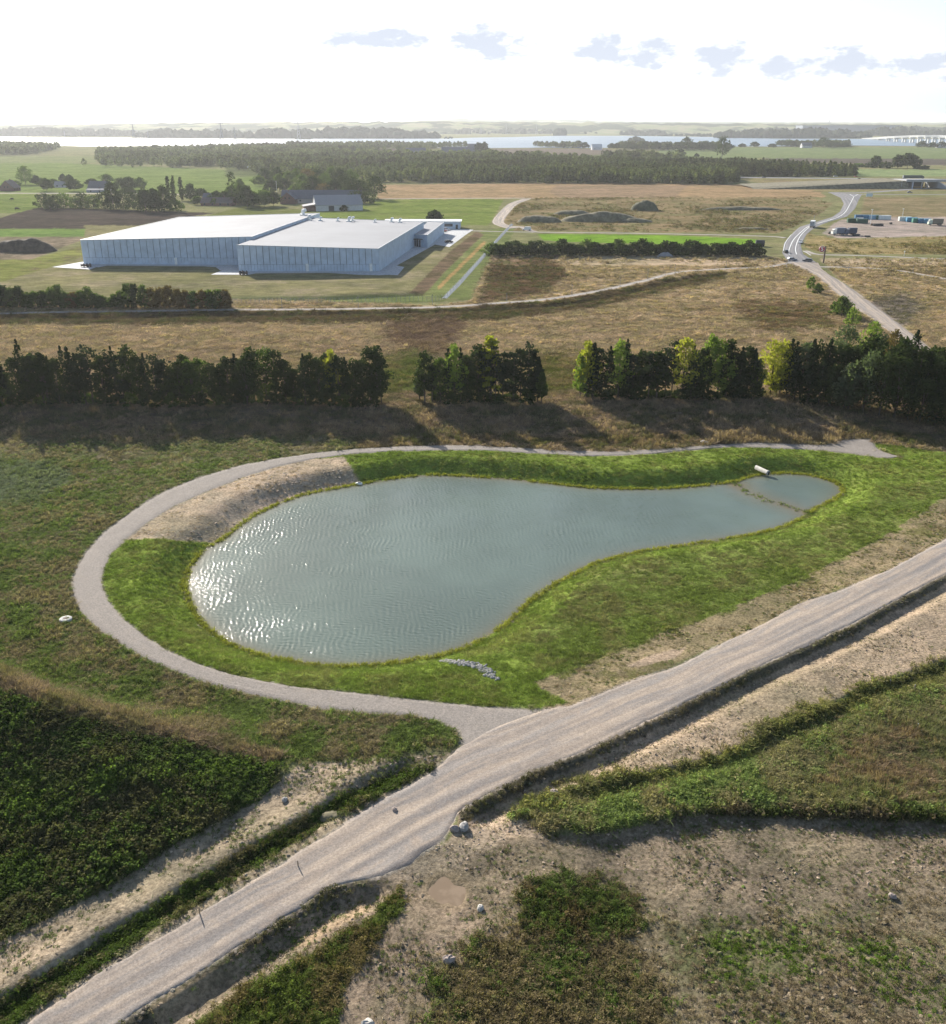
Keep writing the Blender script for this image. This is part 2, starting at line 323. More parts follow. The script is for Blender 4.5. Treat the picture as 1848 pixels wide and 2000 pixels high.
# name: (polygon, colour A, colour B, share of B, softness in photo units, plants, roughness)
Z = [
 (None, (.19,.19,.095), (.235,.20,.125), .4, 1, 'field', .0),
 ([(-900,322),(60,316),(430,331),(505,333),(560,345),(520,392),(400,378),(-900,372)], (.145,.19,.06), (.19,.205,.085), .35, 1, None, 0),
 ([(-900,305),(180,305),(190,318),(-900,321)], (.18,.20,.09), (.15,.15,.08), .4, 1, None, 0),
 ([(-900,380),(70,378),(80,407),(40,415),(-900,440)], (.14,.18,.05), (.2,.2,.09), .35, 1, None, 0),
 ([(-900,447),(0,425),(75,405),(420,416),(300,436),(230,447),(0,447)], (.075,.06,.052), (.06,.05,.044), .5, 1, None, 0),
 ([(-900,447),(235,447),(170,462),(-900,463)], (.14,.21,.06), (.22,.21,.12), .3, 1.5, None, 0),
 ([(-900,463),(175,463),(60,507),(-900,512)], (.24,.19,.14), (.13,.11,.08), .5, 2, None, .3),
 ([(440,300),(1400,300),(1500,345),(440,345)], (.10,.12,.05), (.08,.09,.04), .4, 2, None, 0),
 ([(700,291),(822,290),(815,304),(718,305)], (.16,.13,.11), (.13,.11,.09), .4, 1, None, 0),
 ([(953,290),(1192,291),(1205,300),(1110,305),(955,300)], (.16,.13,.11), (.13,.11,.09), .4, 1, None, 0),
 ([(1285,294),(1420,288),(2600,286),(2600,312),(1440,309),(1330,314),(1300,312)], (.15,.19,.085), (.18,.19,.10), .4, 1, None, 0),
 ([(1487,309),(1600,309),(2600,315),(2600,327),(1717,322),(1519,315)], (.105,.09,.08), (.13,.11,.10), .4, 1, None, 0),
 ([(1665,331),(2600,331),(2600,345),(1665,345)], (.20,.25,.12), (.24,.25,.14), .4, 1, None, 0),
 ([(620,412),(690,402),(745,389),(985,388),(955,440),(620,436)], (.15,.19,.05), (.22,.21,.09), .35, 1, None, 0),
 ([(330,440),(480,402),(620,412),(620,440)], (.14,.155,.05), (.18,.17,.08), .4, 1, None, 0),
 ([(740,361),(1050,357),(1440,360),(1500,362),(1600,374),(1615,385),(1560,386),(1000,388),(735,389)], (.31,.215,.13), (.27,.2,.12), .4, 1.2, None, 0),
 ([(1085,362),(1345,362),(1310,393),(1100,393),(1075,375)], (.26,.185,.125), (.36,.27,.17), .3, 2, None, 0),
 ([(1025,387),(1580,385),(1625,398),(1600,420),(1520,455),(985,450),(970,436)], (.225,.17,.10), (.15,.15,.07), .45, 2, 'dryfar', .5),
 ([(1440,348),(1600,350),(2600,352),(2600,372),(1640,373),(1600,375),(1500,360)], (.23,.2,.1), (.19,.15,.1), .5, 2, None, .2),
 ([(1690,385),(2600,384),(2600,428),(1680,424)], (.24,.185,.115), (.17,.15,.08), .5, 2, None, .3),
 ([(1625,440),(1640,430),(1700,424),(2600,424),(2600,450),(1780,462),(1640,466),(1605,456)], (.34,.28,.255), (.29,.25,.23), .4, 1.5, None, 0),
 ([(1575,455),(1640,468),(1780,464),(2600,452),(2600,500),(1680,496),(1600,492),(1570,482)], (.30,.23,.12), (.20,.18,.08), .45, 1.5, 'dryfar', .2),
 ([(-900,560),(0,540),(110,520),(165,500),(165,440),(700,440),(880,440),(935,452),(820,575),(620,578),(-900,580)], (.20,.185,.095), (.24,.205,.135), .45, 1, 'shortfar', .1),
 ([(925,455),(1010,440),(995,470),(915,588),(700,592),(450,592),(450,584),(640,580),(810,574)], (.155,.18,.07), (.22,.20,.11), .35, 1, 'shortfar', .1),
 ([(800,572),(880,490),(930,452),(945,458),(880,520),(838,565),(826,576)], (.16,.115,.08), (.09,.08,.04), .45, 1, None, .6),
 ([(855,560),(945,470),(950,474),(858,566)], (.33,.22,.10), (.22,.2,.08), .35, 1, None, .1),
 ([(-900,512),(60,507),(165,478),(165,500),(0,552),(-900,600)], (.20,.21,.07), (.16,.12,.08), .4, 2, 'shortfar', .2),
 ([(1050,457),(1300,459),(1480,467),(1480,480),(1200,475),(1062,470)], (.16,.28,.035), (.19,.27,.05), .35, 1, None, 0),
 ([(-900,588),(440,586),(860,596),(920,588),(960,500),(1480,500),(1530,505),(1590,530),(1700,620),(1850,700),(2200,900),(2200,920),(-900,840)], TAN, OLIVE, .40, 3, 'dry', .6),
 ([(1600,505),(2600,505),(2600,860),(1850,700),(1640,545)], TAN, OLIVE, .42, 2, 'dry', .6),
 ([(1215,562),(1300,545),(1420,530),(1420,545),(1300,570),(1150,604),(960,628),(700,632),(450,634),(-900,640),(-900,620),(450,606),(900,600),(1080,588)], (.15,.11,.065), (.10,.11,.04), .35, 3, 'dry', .4),
 ([(740,640),(800,622),(880,615),(910,650),(870,690),(790,690)], (.20,.14,.105), (.25,.18,.12), .4, 14, 'dry', .6),
 ([(740,700),(830,690),(900,720),(900,800),(740,800)], (.14,.17,.045), (.24,.2,.09), .35, 10, 'dry', .5),
 ([(1020,690),(1140,690),(1140,770),(1040,770)], (.16,.17,.05), (.26,.2,.1), .4, 14, 'dry', .5),
 ([(960,505),(1080,500),(1110,540),(1060,575),(930,592)], (.20,.13,.085), (.12,.12,.05), .45, 8, 'dry', .7),
 ([(1420,590),(1600,590),(1640,640),(1500,650)], (.22,.15,.09), (.17,.16,.07), .4, 14, 'dry', .6),
 ([(1690,590),(1760,570),(1810,600),(1770,640),(1720,630)], (.26,.22,.20), (.15,.14,.08), .45, 8, 'dry', .8),
 # foreground
 ([(-900,760),(2400,770),(2400,930),(1700,856),(1640,862),(900,871),(600,892),(400,935),(-900,900)], (.33,.245,.18), (.17,.155,.09), .38, 6, 'bankgrass', .7),
 ([(300,860),(600,850),(860,868),(700,876),(500,905),(300,955),(-900,1000),(-900,848)], (.15,.175,.075), (.25,.21,.14), .5, 12, 'rough', .5),
 ([(1370,850),(1500,835),(1640,842),(1640,864),(1480,866),(1380,868)], (.36,.27,.20), (.2,.15,.1), .4, 5, 'reed', .6),
 ([(700,862),(900,850),(1380,850),(1380,868),(1200,880),(900,869),(700,876)], (.27,.20,.13), (.12,.12,.05), .4, 6, 'bankgrass', .6),
 ([(1640,842),(1700,838),(1860,862),(2400,900),(2400,925),(1848,880),(1700,858),(1650,858)], (.26,.2,.13), (.11,.12,.05), .4, 5, 'bankgrass', .5),
 ([(-900,895),(300,900),(480,895),(760,878),(760,1380),(1050,1395),(1000,1440),(905,1462),(893,1450),(700,1480),(570,1490),(-900,1480)], (.145,.19,.06), (.245,.205,.13), .45, 12, 'rough', .4),
 ([(-900,900),(0,905),(120,900),(150,930),(60,985),(-900,1010)], (.15,.18,.10), (.19,.21,.14), .4, 14, 'rough', .5),
 ([(-900,1265),(0,1306),(140,1362),(300,1405),(440,1442),(560,1478),(520,1496),(400,1462),(270,1432),(130,1392),(0,1352),(-900,1340)], (.25,.19,.14), (.18,.16,.09), .4, 5, 'drytall', .4),
 ([(-900,1345),(0,1354),(130,1394),(270,1434),(400,1466),(520,1500),(560,1530),(488,1572),(423,1610),(344,1649),(225,1726),(119,1779),(0,1837),(-900,2200)], (.078,.115,.035), (.10,.10,.052), .40, 6, 'scrub', .8),
 ([(-900,1480),(0,1520),(200,1500),(480,1480),(560,1500),(520,1522),(300,1530),(100,1575),(0,1600),(-900,1640)], (.115,.17,.04), (.09,.11,.045), .45, 8, 'scrub', .5),
 ([(862,1474),(780,1478),(702,1484),(590,1494),(540,1530),(488,1572),(423,1610),(344,1649),(225,1726),(119,1779),(0,1837),(-900,2300),(-900,2500),(63,1990),(391,1782),(633,1633),(807,1528),(893,1462)], (.36,.285,.215), (.26,.215,.165), .42, 3, 'sandweed', .3),
 ([(855,1490),(728,1528),(655,1562),(488,1655),(317,1757),(172,1850),(0,1950),(-200,2050),(-200,2140),(0,2020),(172,1900),(330,1800),(488,1700),(640,1610),(800,1525)], (.075,.11,.028), (.13,.12,.06), .4, 5, 'bermveg', .5),
 # right of the gravel road
 ([(900,1700),(893,1590),(928,1567),(1028,1514),(1219,1432),(1361,1363),(1663,1221),(1848,1122),(2400,830),(2400,1000),(1848,1285),(1664,1350),(1518,1421),(1386,1482),(1192,1527),(1034,1562),(960,1620)], (.38,.295,.215), (.28,.225,.17), .4, 3, 'stubble', .3),
 ([(1040,1384),(1110,1372),(1075,1350),(1040,1334),(1164,1283),(1386,1204),(1534,1144),(1719,1052),(1848,967),(2400,760),(2400,830),(1848,1055),(1737,1116),(1645,1152),(1423,1252),(1253,1324),(1113,1382)], (.30,.235,.15), (.17,.16,.065), .42, 4, 'verge', .4),
 ([(1225,1300),(1270,1278),(1340,1262),(1330,1280),(1250,1302)], (.44,.33,.25), (.4,.3,.22), .3, 3, None, .1),
 ([(1034,1564),(1113,1543),(1192,1529),(1298,1503),(1386,1484),(1452,1458),(1518,1423),(1597,1394),(1664,1352),(1743,1324),(1848,1287),(2400,1050),(2400,1600),(1848,1592),(1624,1584),(1492,1576),(1360,1589),(1166,1627),(1087,1621),(1010,1634),(990,1605)], (.195,.25,.085), (.26,.235,.125), .42, 8, 'leafy', .6),
 ([(1034,1562),(1200,1527),(1386,1484),(1518,1425),(1664,1356),(1848,1290),(1848,1330),(1664,1395),(1500,1470),(1300,1530),(1150,1565),(1034,1600)], (.225,.215,.08), (.17,.18,.065), .5, 22, 'leafy', .5),
 ([(1700,1420),(1848,1390),(2400,1300),(2400,1560),(1848,1550),(1640,1560),(1560,1530),(1640,1470)], (.24,.18,.125), (.17,.18,.09), .45, 34, 'drytall', .6),
 ([(880,1640),(900,1600),(960,1600),(1040,1600),(1100,1660),(900,1760),(700,1760),(740,1700)], (.40,.31,.24), (.34,.27,.2), .4, 4, 'stubble', .2),
 ([(893,1590),(928,1567),(1028,1514),(1153,1464),(1219,1432),(1298,1395),(1361,1363),(1465,1311),(1576,1261),(1663,1221),(1749,1174),(1848,1122),(1960,1060),(1966,1072),(1856,1136),(1756,1190),(1670,1238),(1582,1280),(1472,1332),(1368,1384),(1304,1416),(1226,1452),(1160,1484),(1036,1536),(938,1590),(900,1612)], (.12,.105,.08), (.085,.085,.045), .4, 4, 'bankweed_shaded', .5),  # road bank: dark weedy soil, with the bank's shade painted into the colour
 ([(160,2050),(248,1990),(309,1951),(391,1900),(488,1837),(596,1766),(633,1738),(689,1722),(755,1712),(770,1722),(700,1752),(640,1775),(560,1830),(470,1886),(330,1980),(220,2060)], (.14,.12,.10), (.085,.085,.045), .4, 4, 'bankweed_shaded', .4),  # lower-left road bank: shade painted in on top of dark weedy soil
 ([(1360,1589),(1492,1576),(1624,1584),(1848,1592),(2400,1600),(2400,1640),(1848,1625),(1600,1600),(1360,1600),(1166,1634)], (.08,.10,.035), (.15,.12,.08), .4, 5, 'scrub', .4),
 ([(900,1690),(1000,1634),(1166,1628),(1360,1592),(2400,1620),(2400,2600),(300,2600),(300,1960),(488,1860),(596,1790),(700,1735),(790,1722)], (.345,.265,.20), (.2,.165,.12), .48, 5, 'dirtweed', .5),
 ([(300,1960),(488,1855),(600,1790),(700,1750),(760,1745),(700,1790),(560,1860),(380,1960),(300,2040)], (.35,.26,.18), (.25,.2,.14), .4, 5, 'sandweed', .2),
 ([(300,2070),(420,1962),(600,1858),(720,1795),(790,1725),(800,1760),(740,1840),(680,1920),(640,2100),(300,2200)], (.10,.13,.035), (.16,.13,.06), .42, 8, 'tallmix', .6),
 ([(800,1960),(900,1840),(1020,1760),(1150,1790),(1300,1770),(1500,1790),(1700,1770),(1848,1740),(2400,1700),(2400,2400),(700,2400)], (.11,.145,.045), (.215,.175,.12), .62, 70, 'patchy', .5),
 ([(1020,1760),(1060,1722),(1130,1712),(1210,1750),(1250,1790),(1200,1830),(1150,1860),(1050,1850)], (.085,.12,.035), (.13,.10,.055), .45, 26, 'tallmix', .8),
 ([(820,2100),(860,1900),(960,1830),(1100,1850),(1240,1860),(1300,1950),(1200,2100)], (.095,.14,.035), (.19,.155,.09), .5, 40, 'tallmix', .6),
 ([(1260,1830),(1340,1780),(1460,1800),(1600,1800),(1848,1830),(2400,1820),(2400,2300),(1560,2200),(1420,2000)], (.10,.15,.028), (.22,.175,.12), .52, 60, 'leafy2', .5),
 ([(1480,1660),(1560,1640),(1700,1640),(1720,1680),(1600,1700),(1500,1690)], (.17,.15,.09), (.30,.24,.17), .5, 12, 'dirtweed', .5),
 (roadpoly, (.40,.34,.30), (.36,.31,.28), .4, 1.5, None, 0),
 ([(825,1735),(840,1712),(862,1700),(890,1705),(920,1725),(922,1750),(905,1778),(870,1780),(835,1762)], (.26,.2,.145), (.2,.16,.12), .4, 5, None, .08),
 (lawn, G1, G2, .33, 1.5, 'lawn', .3),
 ([(1100,1060)]*0 or [(1165,1110),(1400,1075),(1600,1040),(1750,960),(1848,930),(1848,967),(1719,1052),(1534,1144),(1386,1204),(1164,1283),(1090,1313),(1040,1240)], (.19,.24,.06), (.24,.235,.095), .4, 12, 'lawn', .2),
 (straw, (.45,.35,.265), (.34,.285,.225), .42, 1.5, 'straw', .3),
 (pathpoly, (.31,.27,.24), (.27,.24,.22), .4, 1.5, None, 0),
 (cat(POND, 2, True), (.20,.18,.11), (.24,.2,.12), .4, 3, None, 0),
]
ZK = [None] + sorted({z[5] for z in Z if z[5]})
ZB = [None if z[0] is None else (min(p[0] for p in z[0]), max(p[0] for p in z[0]), min(p[1] for p in z[0]), max(p[1] for p in z[0])) for z in Z]
def far_road_gap(x, y):
    g = np.full(x.shape, 1e9)
    for kind_, pts, w_ in FARROADS:
        m_ = (y > 190)
        if kind_ == 'line': d, _, _ = seg_dist(x[m_], y[m_], pts); d = d - w_ / 2
        else: d = -poly_sd(x[m_], y[m_], pts)
        g[m_] = np.minimum(g[m_], d)
    return g
def cover(x, y, z, jit2=None):
    """colour A, colour B, share of B, roughness, plant kind at ground points"""
    xd, yd = to_photo(x, y, z)
    # wander the boundaries a little so that no edge is ruler-straight
    jx = (fbm(x, y, 6, 3) - .5); jy = (fbm(x + 90, y + 40, 6, 3) - .5)
    jx = jx * 1.4 + (fbm(x, y, 1.4, 2) - .5) * 1.3; jy = jy * 1.4 + (fbm(x + 31, y, 1.4, 2) - .5) * 1.3
    if jit2 is not None: jx = jx + jit2[0] * .35; jy = jy + jit2[1] * .35
    n = x.shape[0]; A = np.zeros((n, 3)); B = np.zeros((n, 3)); m_ = np.zeros(n); ro = np.zeros(n); kd = np.zeros(n, int)
    for zi, (poly, a, b, mm, soft, key, rr) in enumerate(Z):
        if poly is None: A[:] = a; B[:] = b; m_[:] = mm; ro[:] = rr; kd[:] = ZK.index(key); continue
        bb = ZB[zi]; pad = soft * 2.5 + 2
        s = np.nonzero((xd > bb[0] - pad) & (xd < bb[1] + pad) & (yd > bb[2] - pad) & (yd < bb[3] + pad))[0]
        if not len(s): continue
        q = poly_sd(xd[s] + jx[s] * soft * 1.6, yd[s] + jy[s] * soft * 1.2, poly)
        wgt = sstep(-soft * .5, soft * .5, q)[:, None]
        A[s] = A[s] * (1 - wgt) + np.array(a) * wgt; B[s] = B[s] * (1 - wgt) + np.array(b) * wgt
        wgt = wgt[:, 0]; m_[s] = m_[s] * (1 - wgt) + mm * wgt; ro[s] = ro[s] * (1 - wgt) + rr * wgt
        kd[s] = np.where(wgt > .5, ZK.index(key) if key else 0, kd[s])
    g = far_road_gap(x, y); ro = ro * sstep(.5, 3.5, g); kd = np.where(g < .6, 0, kd)
    return A, B, m_, ro, kd

# ------------------------------------------------------------------ far roads: surveyed centre lines
def Wp(pts): px, py, _ = P([p[0] for p in pts], [p[1] for p in pts]); return list(zip(px.tolist(), py.tolist()))
LINES = [('field_road', [(-60,615),(200,609),(470,605),(700,603),(850,600),(960,593),(1080,583),(1180,566),(1260,548),(1300,537),(1340,530),(1420,525),(1500,521),(1545,513)], 4.2),
 ('access_road', [(880,449),(928,451),(1047,453.5),(1200,455),(1416,459),(1510,462),(1536,465)], 4.5), ('side_road', [(1574,490),(1600,497),(1680,499),(1848,506),(2100,515)], 4.5), ('track', [(1600,521),(1680,523),(1750,528),(1848,545),(2100,590)], 4.2),
 ('haul_track', [(1005,446),(985,441),(973,433),(985,415),(1003,398),(1028,389)], 10), ('haul_track', [(1000,442),(1022,444),(1034,450),(1048,454)], 7), ('farm_lane', [(740,388.5),(1000,387),(1040,388)], 6), ('field_lane', [(-200,379),(0,377.5),(80,377.5),(200,378),(400,380)], 7),
 ('fence_path', [(868,583),(905,545),(945,500),(975,465),(1000,438)], 3.2)]
DIRTL = [(1538,512),(1560,522),(1592,537),(1624,566),(1664,598),(1703,624),(1743,653),(1796,692),(1848,745),(1960,840)]; DIRTR = [(1600,513),(1606,524),(1622,537),(1677,571),(1730,611),(1783,651),(1822,682),(1848,708),(1960,790)]
aL = [(1538,513),(1526,494),(1530,474),(1541,462),(1550,452),(1561,443),(1577,438),(1598,432),(1624,424),(1640,413),(1647,398),(1640,386),(1619,377)]
aR = [(1600,514),(1572,497),(1566,480),(1577,458),(1586,450),(1595,444),(1608,438),(1624,432),(1656,423),(1672,407),(1679,391),(1686,381),(1690,379)]
FARROADS = [('line', cat(Wp(p), 3), w_) for _, p, w_ in LINES] + [('poly', Wp(DIRTL + DIRTR[::-1]), 0), ('poly', Wp(aL + aR[::-1]), 0)]

# ------------------------------------------------------------------ the ground: one sheet from behind the camera to beyond the horizon
ys = [-400., -60., 10., 30.]; y = 36.0
while y < 30000: ys.append(y); y += max(.42, y * y / 78000)
ys = np.array(ys); u = np.linspace(-1, 1, 600)
u = np.concatenate([[-9, -4, -2, -1.3, -1.1], u, [1.1, 1.3, 2, 4, 9]])
half = 30 + .565 * np.clip(ys, 36, None)
X = u[None, :] * half[:, None]; Y = np.repeat(ys[:, None], len(u), 1)
gx, gy = X.ravel(), Y.ravel()
gz = np.zeros_like(gx); nr = gy < 470; gz[nr] = H(gx[nr], gy[nr])
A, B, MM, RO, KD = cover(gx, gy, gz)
_dense = np.isin(KD, [ZK.index(k) for k in ZK if k in ('lawn', 'rough', 'bankgrass', 'scrub', 'leafy', 'tallmix', 'bermveg', 'drytall', 'reed')]) & (gy < 240); _k = np.where(KD == ZK.index('lawn'), .9, .72)[_dense][:, None]; A[_dense] *= _k; B[_dense] *= _k
_soil = np.isin(KD, [ZK.index(k) for k in ('patchy', 'leafy2', 'dirtweed')]); A[_soil] = A[_soil] * .4 + np.array([.20, .16, .12]) * .6; B[_soil] = B[_soil] * .6 + np.array([.27, .21, .155]) * .4
dist_fade = np.clip(90 / np.maximum(gy, 30), 0, 1)
bump_ = (fbm(gx, gy, 3.2, 3) - .5) * .9 + (fbm(gx + 7, gy, 1.1, 2) - .5) * .5
lw = (KD == ZK.index('lawn')) * (gy < 220)
gz2 = gz + RO * bump_ * .55 * (gy < 420) + lw * (fbm(gx * 1.0, gy * 1.6, 1.5, 2) - .5) * .2
g = len(u); nrow = len(ys)
idx = np.arange(nrow * g).reshape(nrow, g)
faces = np.stack([idx[:-1, :-1], idx[:-1, 1:], idx[1:, 1:], idx[1:, :-1]], -1).reshape(-1, 4)
me = bpy.data.meshes.new('ground'); me.vertices.add(len(gx)); me.loops.add(faces.size); me.polygons.add(len(faces))
me.vertices.foreach_set('co', np.stack([gx, gy, gz2], -1).astype(np.float32).ravel())
me.loops.foreach_set('vertex_index', faces.astype(np.int32).ravel())
me.polygons.foreach_set('loop_start', np.arange(0, faces.size, 4, dtype=np.int32))
me.polygons.foreach_set('use_smooth', np.ones(len(faces), bool)); me.update(calc_edges=True)
for nm, dat in (('A', A), ('B', B)):
    a_ = me.attributes.new(nm, 'FLOAT_COLOR', 'POINT'); a_.data.foreach_set('color', np.concatenate([dat, np.ones((len(dat), 1))], 1).astype(np.float32).ravel())
a_ = me.attributes.new('share', 'FLOAT', 'POINT'); a_.data.foreach_set('value', MM.astype(np.float32))
gm, T = mat('ground_cover')
pos = T.n('ShaderNodeNewGeometry').outputs['Position']
at_ = lambda nme: T.n('ShaderNodeAttribute', {'attribute_name': nme})
# patches: several sizes of noise decide where the second cover shows
pn = T.m('ADD', T.m('MULTIPLY', T.noise(pos, .045, 4, .6), .45), T.m('ADD', T.m('MULTIPLY', T.noise(pos, .28, 4, .65), .33), T.m('MULTIPLY', T.noise(pos, 1.7, 4, .7), .22)))
f = T.ramp(T.m('ADD', T.m('SUBTRACT', pn, .5), T.m('MULTIPLY', T.m('SUBTRACT', at_('share').outputs['Fac'], .5), .45)), -.055, .075)
c = T.mix(f, at_('A').outputs['Color'], at_('B').outputs['Color'])
fine = T.noise(pos, 2.6, 6, .75); mid = T.noise(T.vscale(pos, (1, 1.7, 1)), .13, 5, .65)
c = T.mix(1.0, c, T.mix(T.ramp(fine, .3, .7), (.55, .55, .54), (1.38, 1.38, 1.36)), 'MULTIPLY')
c = T.mix(1.0, c, T.mix(T.ramp(mid, .32, .68), (.74, .76, .75), (1.22, 1.2, 1.17)), 'MULTIPLY')
big = T.noise(T.vscale(pos, (1, 1.5, 1)), .022, 6, .7); c = T.mix(1.0, c, T.mix(T.ramp(big, .33, .67), (.78, .82, .76), (1.2, 1.16, 1.16)), 'MULTIPLY')
b = T.n('ShaderNodeBsdfDiffuse', None, Color=c)
T.t.links.new(T.n('ShaderNodeBump', None, Strength=.7, Distance=.25, Height=fine).outputs[0], b.inputs['Normal'])
out(T, b.outputs[0]); me.materials.append(gm)
ground = structure(obj('ground', me, None))

# ------------------------------------------------------------------ ribbons laid on the ground (paths, roads, water)
def resample(pts, n):
    p = np.array(pts, float); d = np.concatenate([[0], np.cumsum(np.hypot(*(np.diff(p, axis=0).T)))]); t = np.linspace(0, d[-1], n)
    return np.stack([np.interp(t, d, p[:, 0]), np.interp(t, d, p[:, 1])], 1), t
def sheet(name, Lp, Rp, n, m_, material, off, rag=.2, follow=True, seed=0, centre=None):
    """a sheet between two ground polylines, n steps long, m_ across"""
    Lr, t = resample(Lp, n); Rr, _ = resample(Rp, n)
    nl = (fbm(t, 0 * t + seed, 1.6, 3) - .5) * 2 * rag; nr_ = (fbm(t, 0 * t + seed + 50, 1.6, 3) - .5) * 2 * rag
    w_ = Rr - Lr; ln = np.maximum(np.hypot(w_[:, 0], w_[:, 1]), .01); dirn = w_ / ln[:, None]
    Lr = Lr + dirn * nl[:, None]; Rr = Rr + dirn * nr_[:, None]
    s = np.linspace(0, 1, m_ + 1); V = Lr[:, None, :] * (1 - s[None, :, None]) + Rr[:, None, :] * s[None, :, None]
    vx, vy = V[..., 0].ravel(), V[..., 1].ravel(); vz = H(vx, vy) + off
    if rag > 0: vz = vz.reshape(n, m_ + 1); vz[:, 0] -= off + .06; vz[:, -1] -= off + .06; vz = vz.ravel()
    mb = MB(); mb.v = list(zip(vx.tolist(), vy.tolist(), vz.tolist())); k = m_ + 1
    mb.f = [(i * k + j, i * k + j + 1, (i + 1) * k + j + 1, (i + 1) * k + j) for i in range(n - 1) for j in range(m_)]
    me = mb.mesh(name, material, True)
    uv = np.stack([(s[None, :] * ln[:, None]).ravel(), np.repeat(t, k)], 1)
    if centre is not None: dd_, sg_, ar_ = seg_dist(vx, vy, centre); uv = np.stack([dd_ * sg_ + 40, ar_], 1)
    a_ = me.attributes.new('lay', 'FLOAT_VECTOR', 'POINT'); a_.data.foreach_set('vector', np.concatenate([uv, np.zeros((len(uv), 1))], 1).astype(np.float32).ravel())
    nz = me.polygons[0].normal.z
    if nz < 0: me.flip_normals()
    return structure(obj(name, me, None))
def line_sheet(name, pts, width, material, off=.05, n=60, rag=.15, photo=True, m_=2):
    if photo: px, py, _ = P([p[0] for p in pts], [p[1] for p in pts]); pts = list(zip(px.tolist(), py.tolist()))
    p, _ = resample(cat(pts, 4), n); tg = np.gradient(p, axis=0); tg /= np.hypot(tg[:, 0], tg[:, 1])[:, None]
    nn = np.stack([-tg[:, 1], tg[:, 0]], 1); return sheet(name, p + nn * width / 2, p - nn * width / 2, n, m_, material, off, rag)
def road_mat(name, c1, c2, c3, rough=.95, tracks=True, grain=6.0):
    m_, T = mat(name); l = T.n('ShaderNodeAttribute', {'attribute_name': 'lay'}).outputs['Vector']; pos = T.n('ShaderNodeNewGeometry').outputs['Position']
    s2 = T.noise(pos, .45, 5, .7); wv = T.n('ShaderNodeVectorMath', {'operation': 'ADD'}, i0=T.vscale(l, (.8, .045, 1)), i1=T.n('ShaderNodeCombineXYZ', None, i0=T.m('MULTIPLY', T.noise(pos, .09, 2), 2.5)).outputs[0]).outputs[0]
    s1 = T.m('ADD', T.m('MULTIPLY', T.noise(wv, 1.0, 5, .65), .72), T.m('MULTIPLY', s2, .28)); s3 = T.noise(pos, grain, 5, .8)
    c = T.mix(T.ramp(s1, .40, .58), c1, c2) if tracks else T.mix(T.ramp(s2, .35, .65), c1, c2)
    c = T.mix(T.m('MULTIPLY', T.ramp(s2, .48, .7), .7), c, c3)
    if tracks: wt = T.noise(T.n('ShaderNodeVectorMath', {'operation': 'ADD'}, i0=T.vscale(l, (.62, .006, 1)), i1=T.n('ShaderNodeCombineXYZ', None, i0=T.m('MULTIPLY', T.noise(pos, .03, 2), .7)).outputs[0]).outputs[0], 1.0, 2, .5); c = T.mix(1.0, c, T.mix(T.ramp(wt, .38, .62), (.80, .80, .82), (1.16, 1.13, 1.10)), 'MULTIPLY')
    c = T.mix(1.0, c, T.mix(T.ramp(s3, .3, .7), (.68, .68, .68), (1.28, 1.28, 1.28)), 'MULTIPLY')
    b = T.n('ShaderNodeBsdfPrincipled', None, Base_Color=c, Roughness=rough); b.inputs['Specular IOR Level'].default_value = .15
    T.t.links.new(T.n('ShaderNodeBump', None, Strength=.5, Distance=.06, Height=T.m('ADD', T.m('MULTIPLY', s1, 2.0), s3)).outputs[0], b.inputs['Normal'])
    out(T, b.outputs[0]); return m_
gravel = road_mat('gravel', (.305, .265, .23), (.255, .228, .205), (.32, .272, .225), tracks=False, grain=5)
haul = road_mat('haul_road_gravel', (.40, .33, .265), (.27, .245, .225), (.36, .29, .23))
pale = road_mat('pale_gravel', (.39, .355, .32), (.33, .30, .27), (.32, .29, .25))
asphalt = road_mat('asphalt', (.235, .23, .235), (.20, .195, .20), (.25, .24, .24), .85, grain=3)
concrete = road_mat('concrete_paving', (.50, .50, .50), (.46, .46, .47), (.42, .42, .43), .85, tracks=False, grain=1)
white_paint = plain('white_road_paint', (.8, .8, .78), .7)

sheet('gravel_path', Wp([(900, 1466)] + OUT), Wp([(1056, 1392)] + INN), 420, 8, gravel, .07, .22)
sheet('gravel_road', Wp(RL), Wp(RR), 360, 22, haul, .074, .3, seed=9, centre=cat(W([(0,2035),(440,1788),(850,1555),(1150,1425),(1500,1260),(1848,1087),(2000,1010)]), 4))
RM = {'field_road': pale, 'access_road': pale, 'side_road': pale, 'track': pale, 'haul_track': haul, 'farm_lane': pale, 'field_lane': pale}
for i_, (nm_, pts_, w_) in enumerate(LINES[:-1]): line_sheet(nm_, pts_, w_, RM[nm_], .16 + .006 * i_, 160, .35)
sheet('dirt_road', Wp(DIRTL), Wp(DIRTR), 120, 6, haul, .22, .4)
sheet('asphalt_road', Wp(aL), Wp(aR), 160, 4, asphalt, .24, .05)
line_sheet('road_marking', [(1542,498),(1541,490),(1550,469),(1566,453),(1582,442),(1624,430),(1648,418),(1660,400),(1668,384)], .38, white_paint, .28, 120, 0, m_=1)
line_sheet('road_marking', [(1556,498),(1554,485),(1562,463.5),(1579,446),(1598,437),(1627,428.5)], .38, white_paint, .28, 120, 0, m_=1)
line_sheet('road_marking', [(1569,492),(1576,495),(1584,500)], .35, white_paint, .28, 20, 0, m_=1)
line_sheet('road_marking', [(1660,380),(1668,384),(1676,380)], .5, white_paint, .28, 20, 0, m_=1)
line_sheet('road_marking', [(1530,494),(1534,475),(1546,459)], .3, white_paint, .28, 30, 0, m_=1)
line_sheet('fence_path', LINES[-1][1], 2.6, road_mat('blue_grey_gravel', (.15,.18,.21), (.13,.16,.19), (.18,.195,.2)), .2, 60, .2)
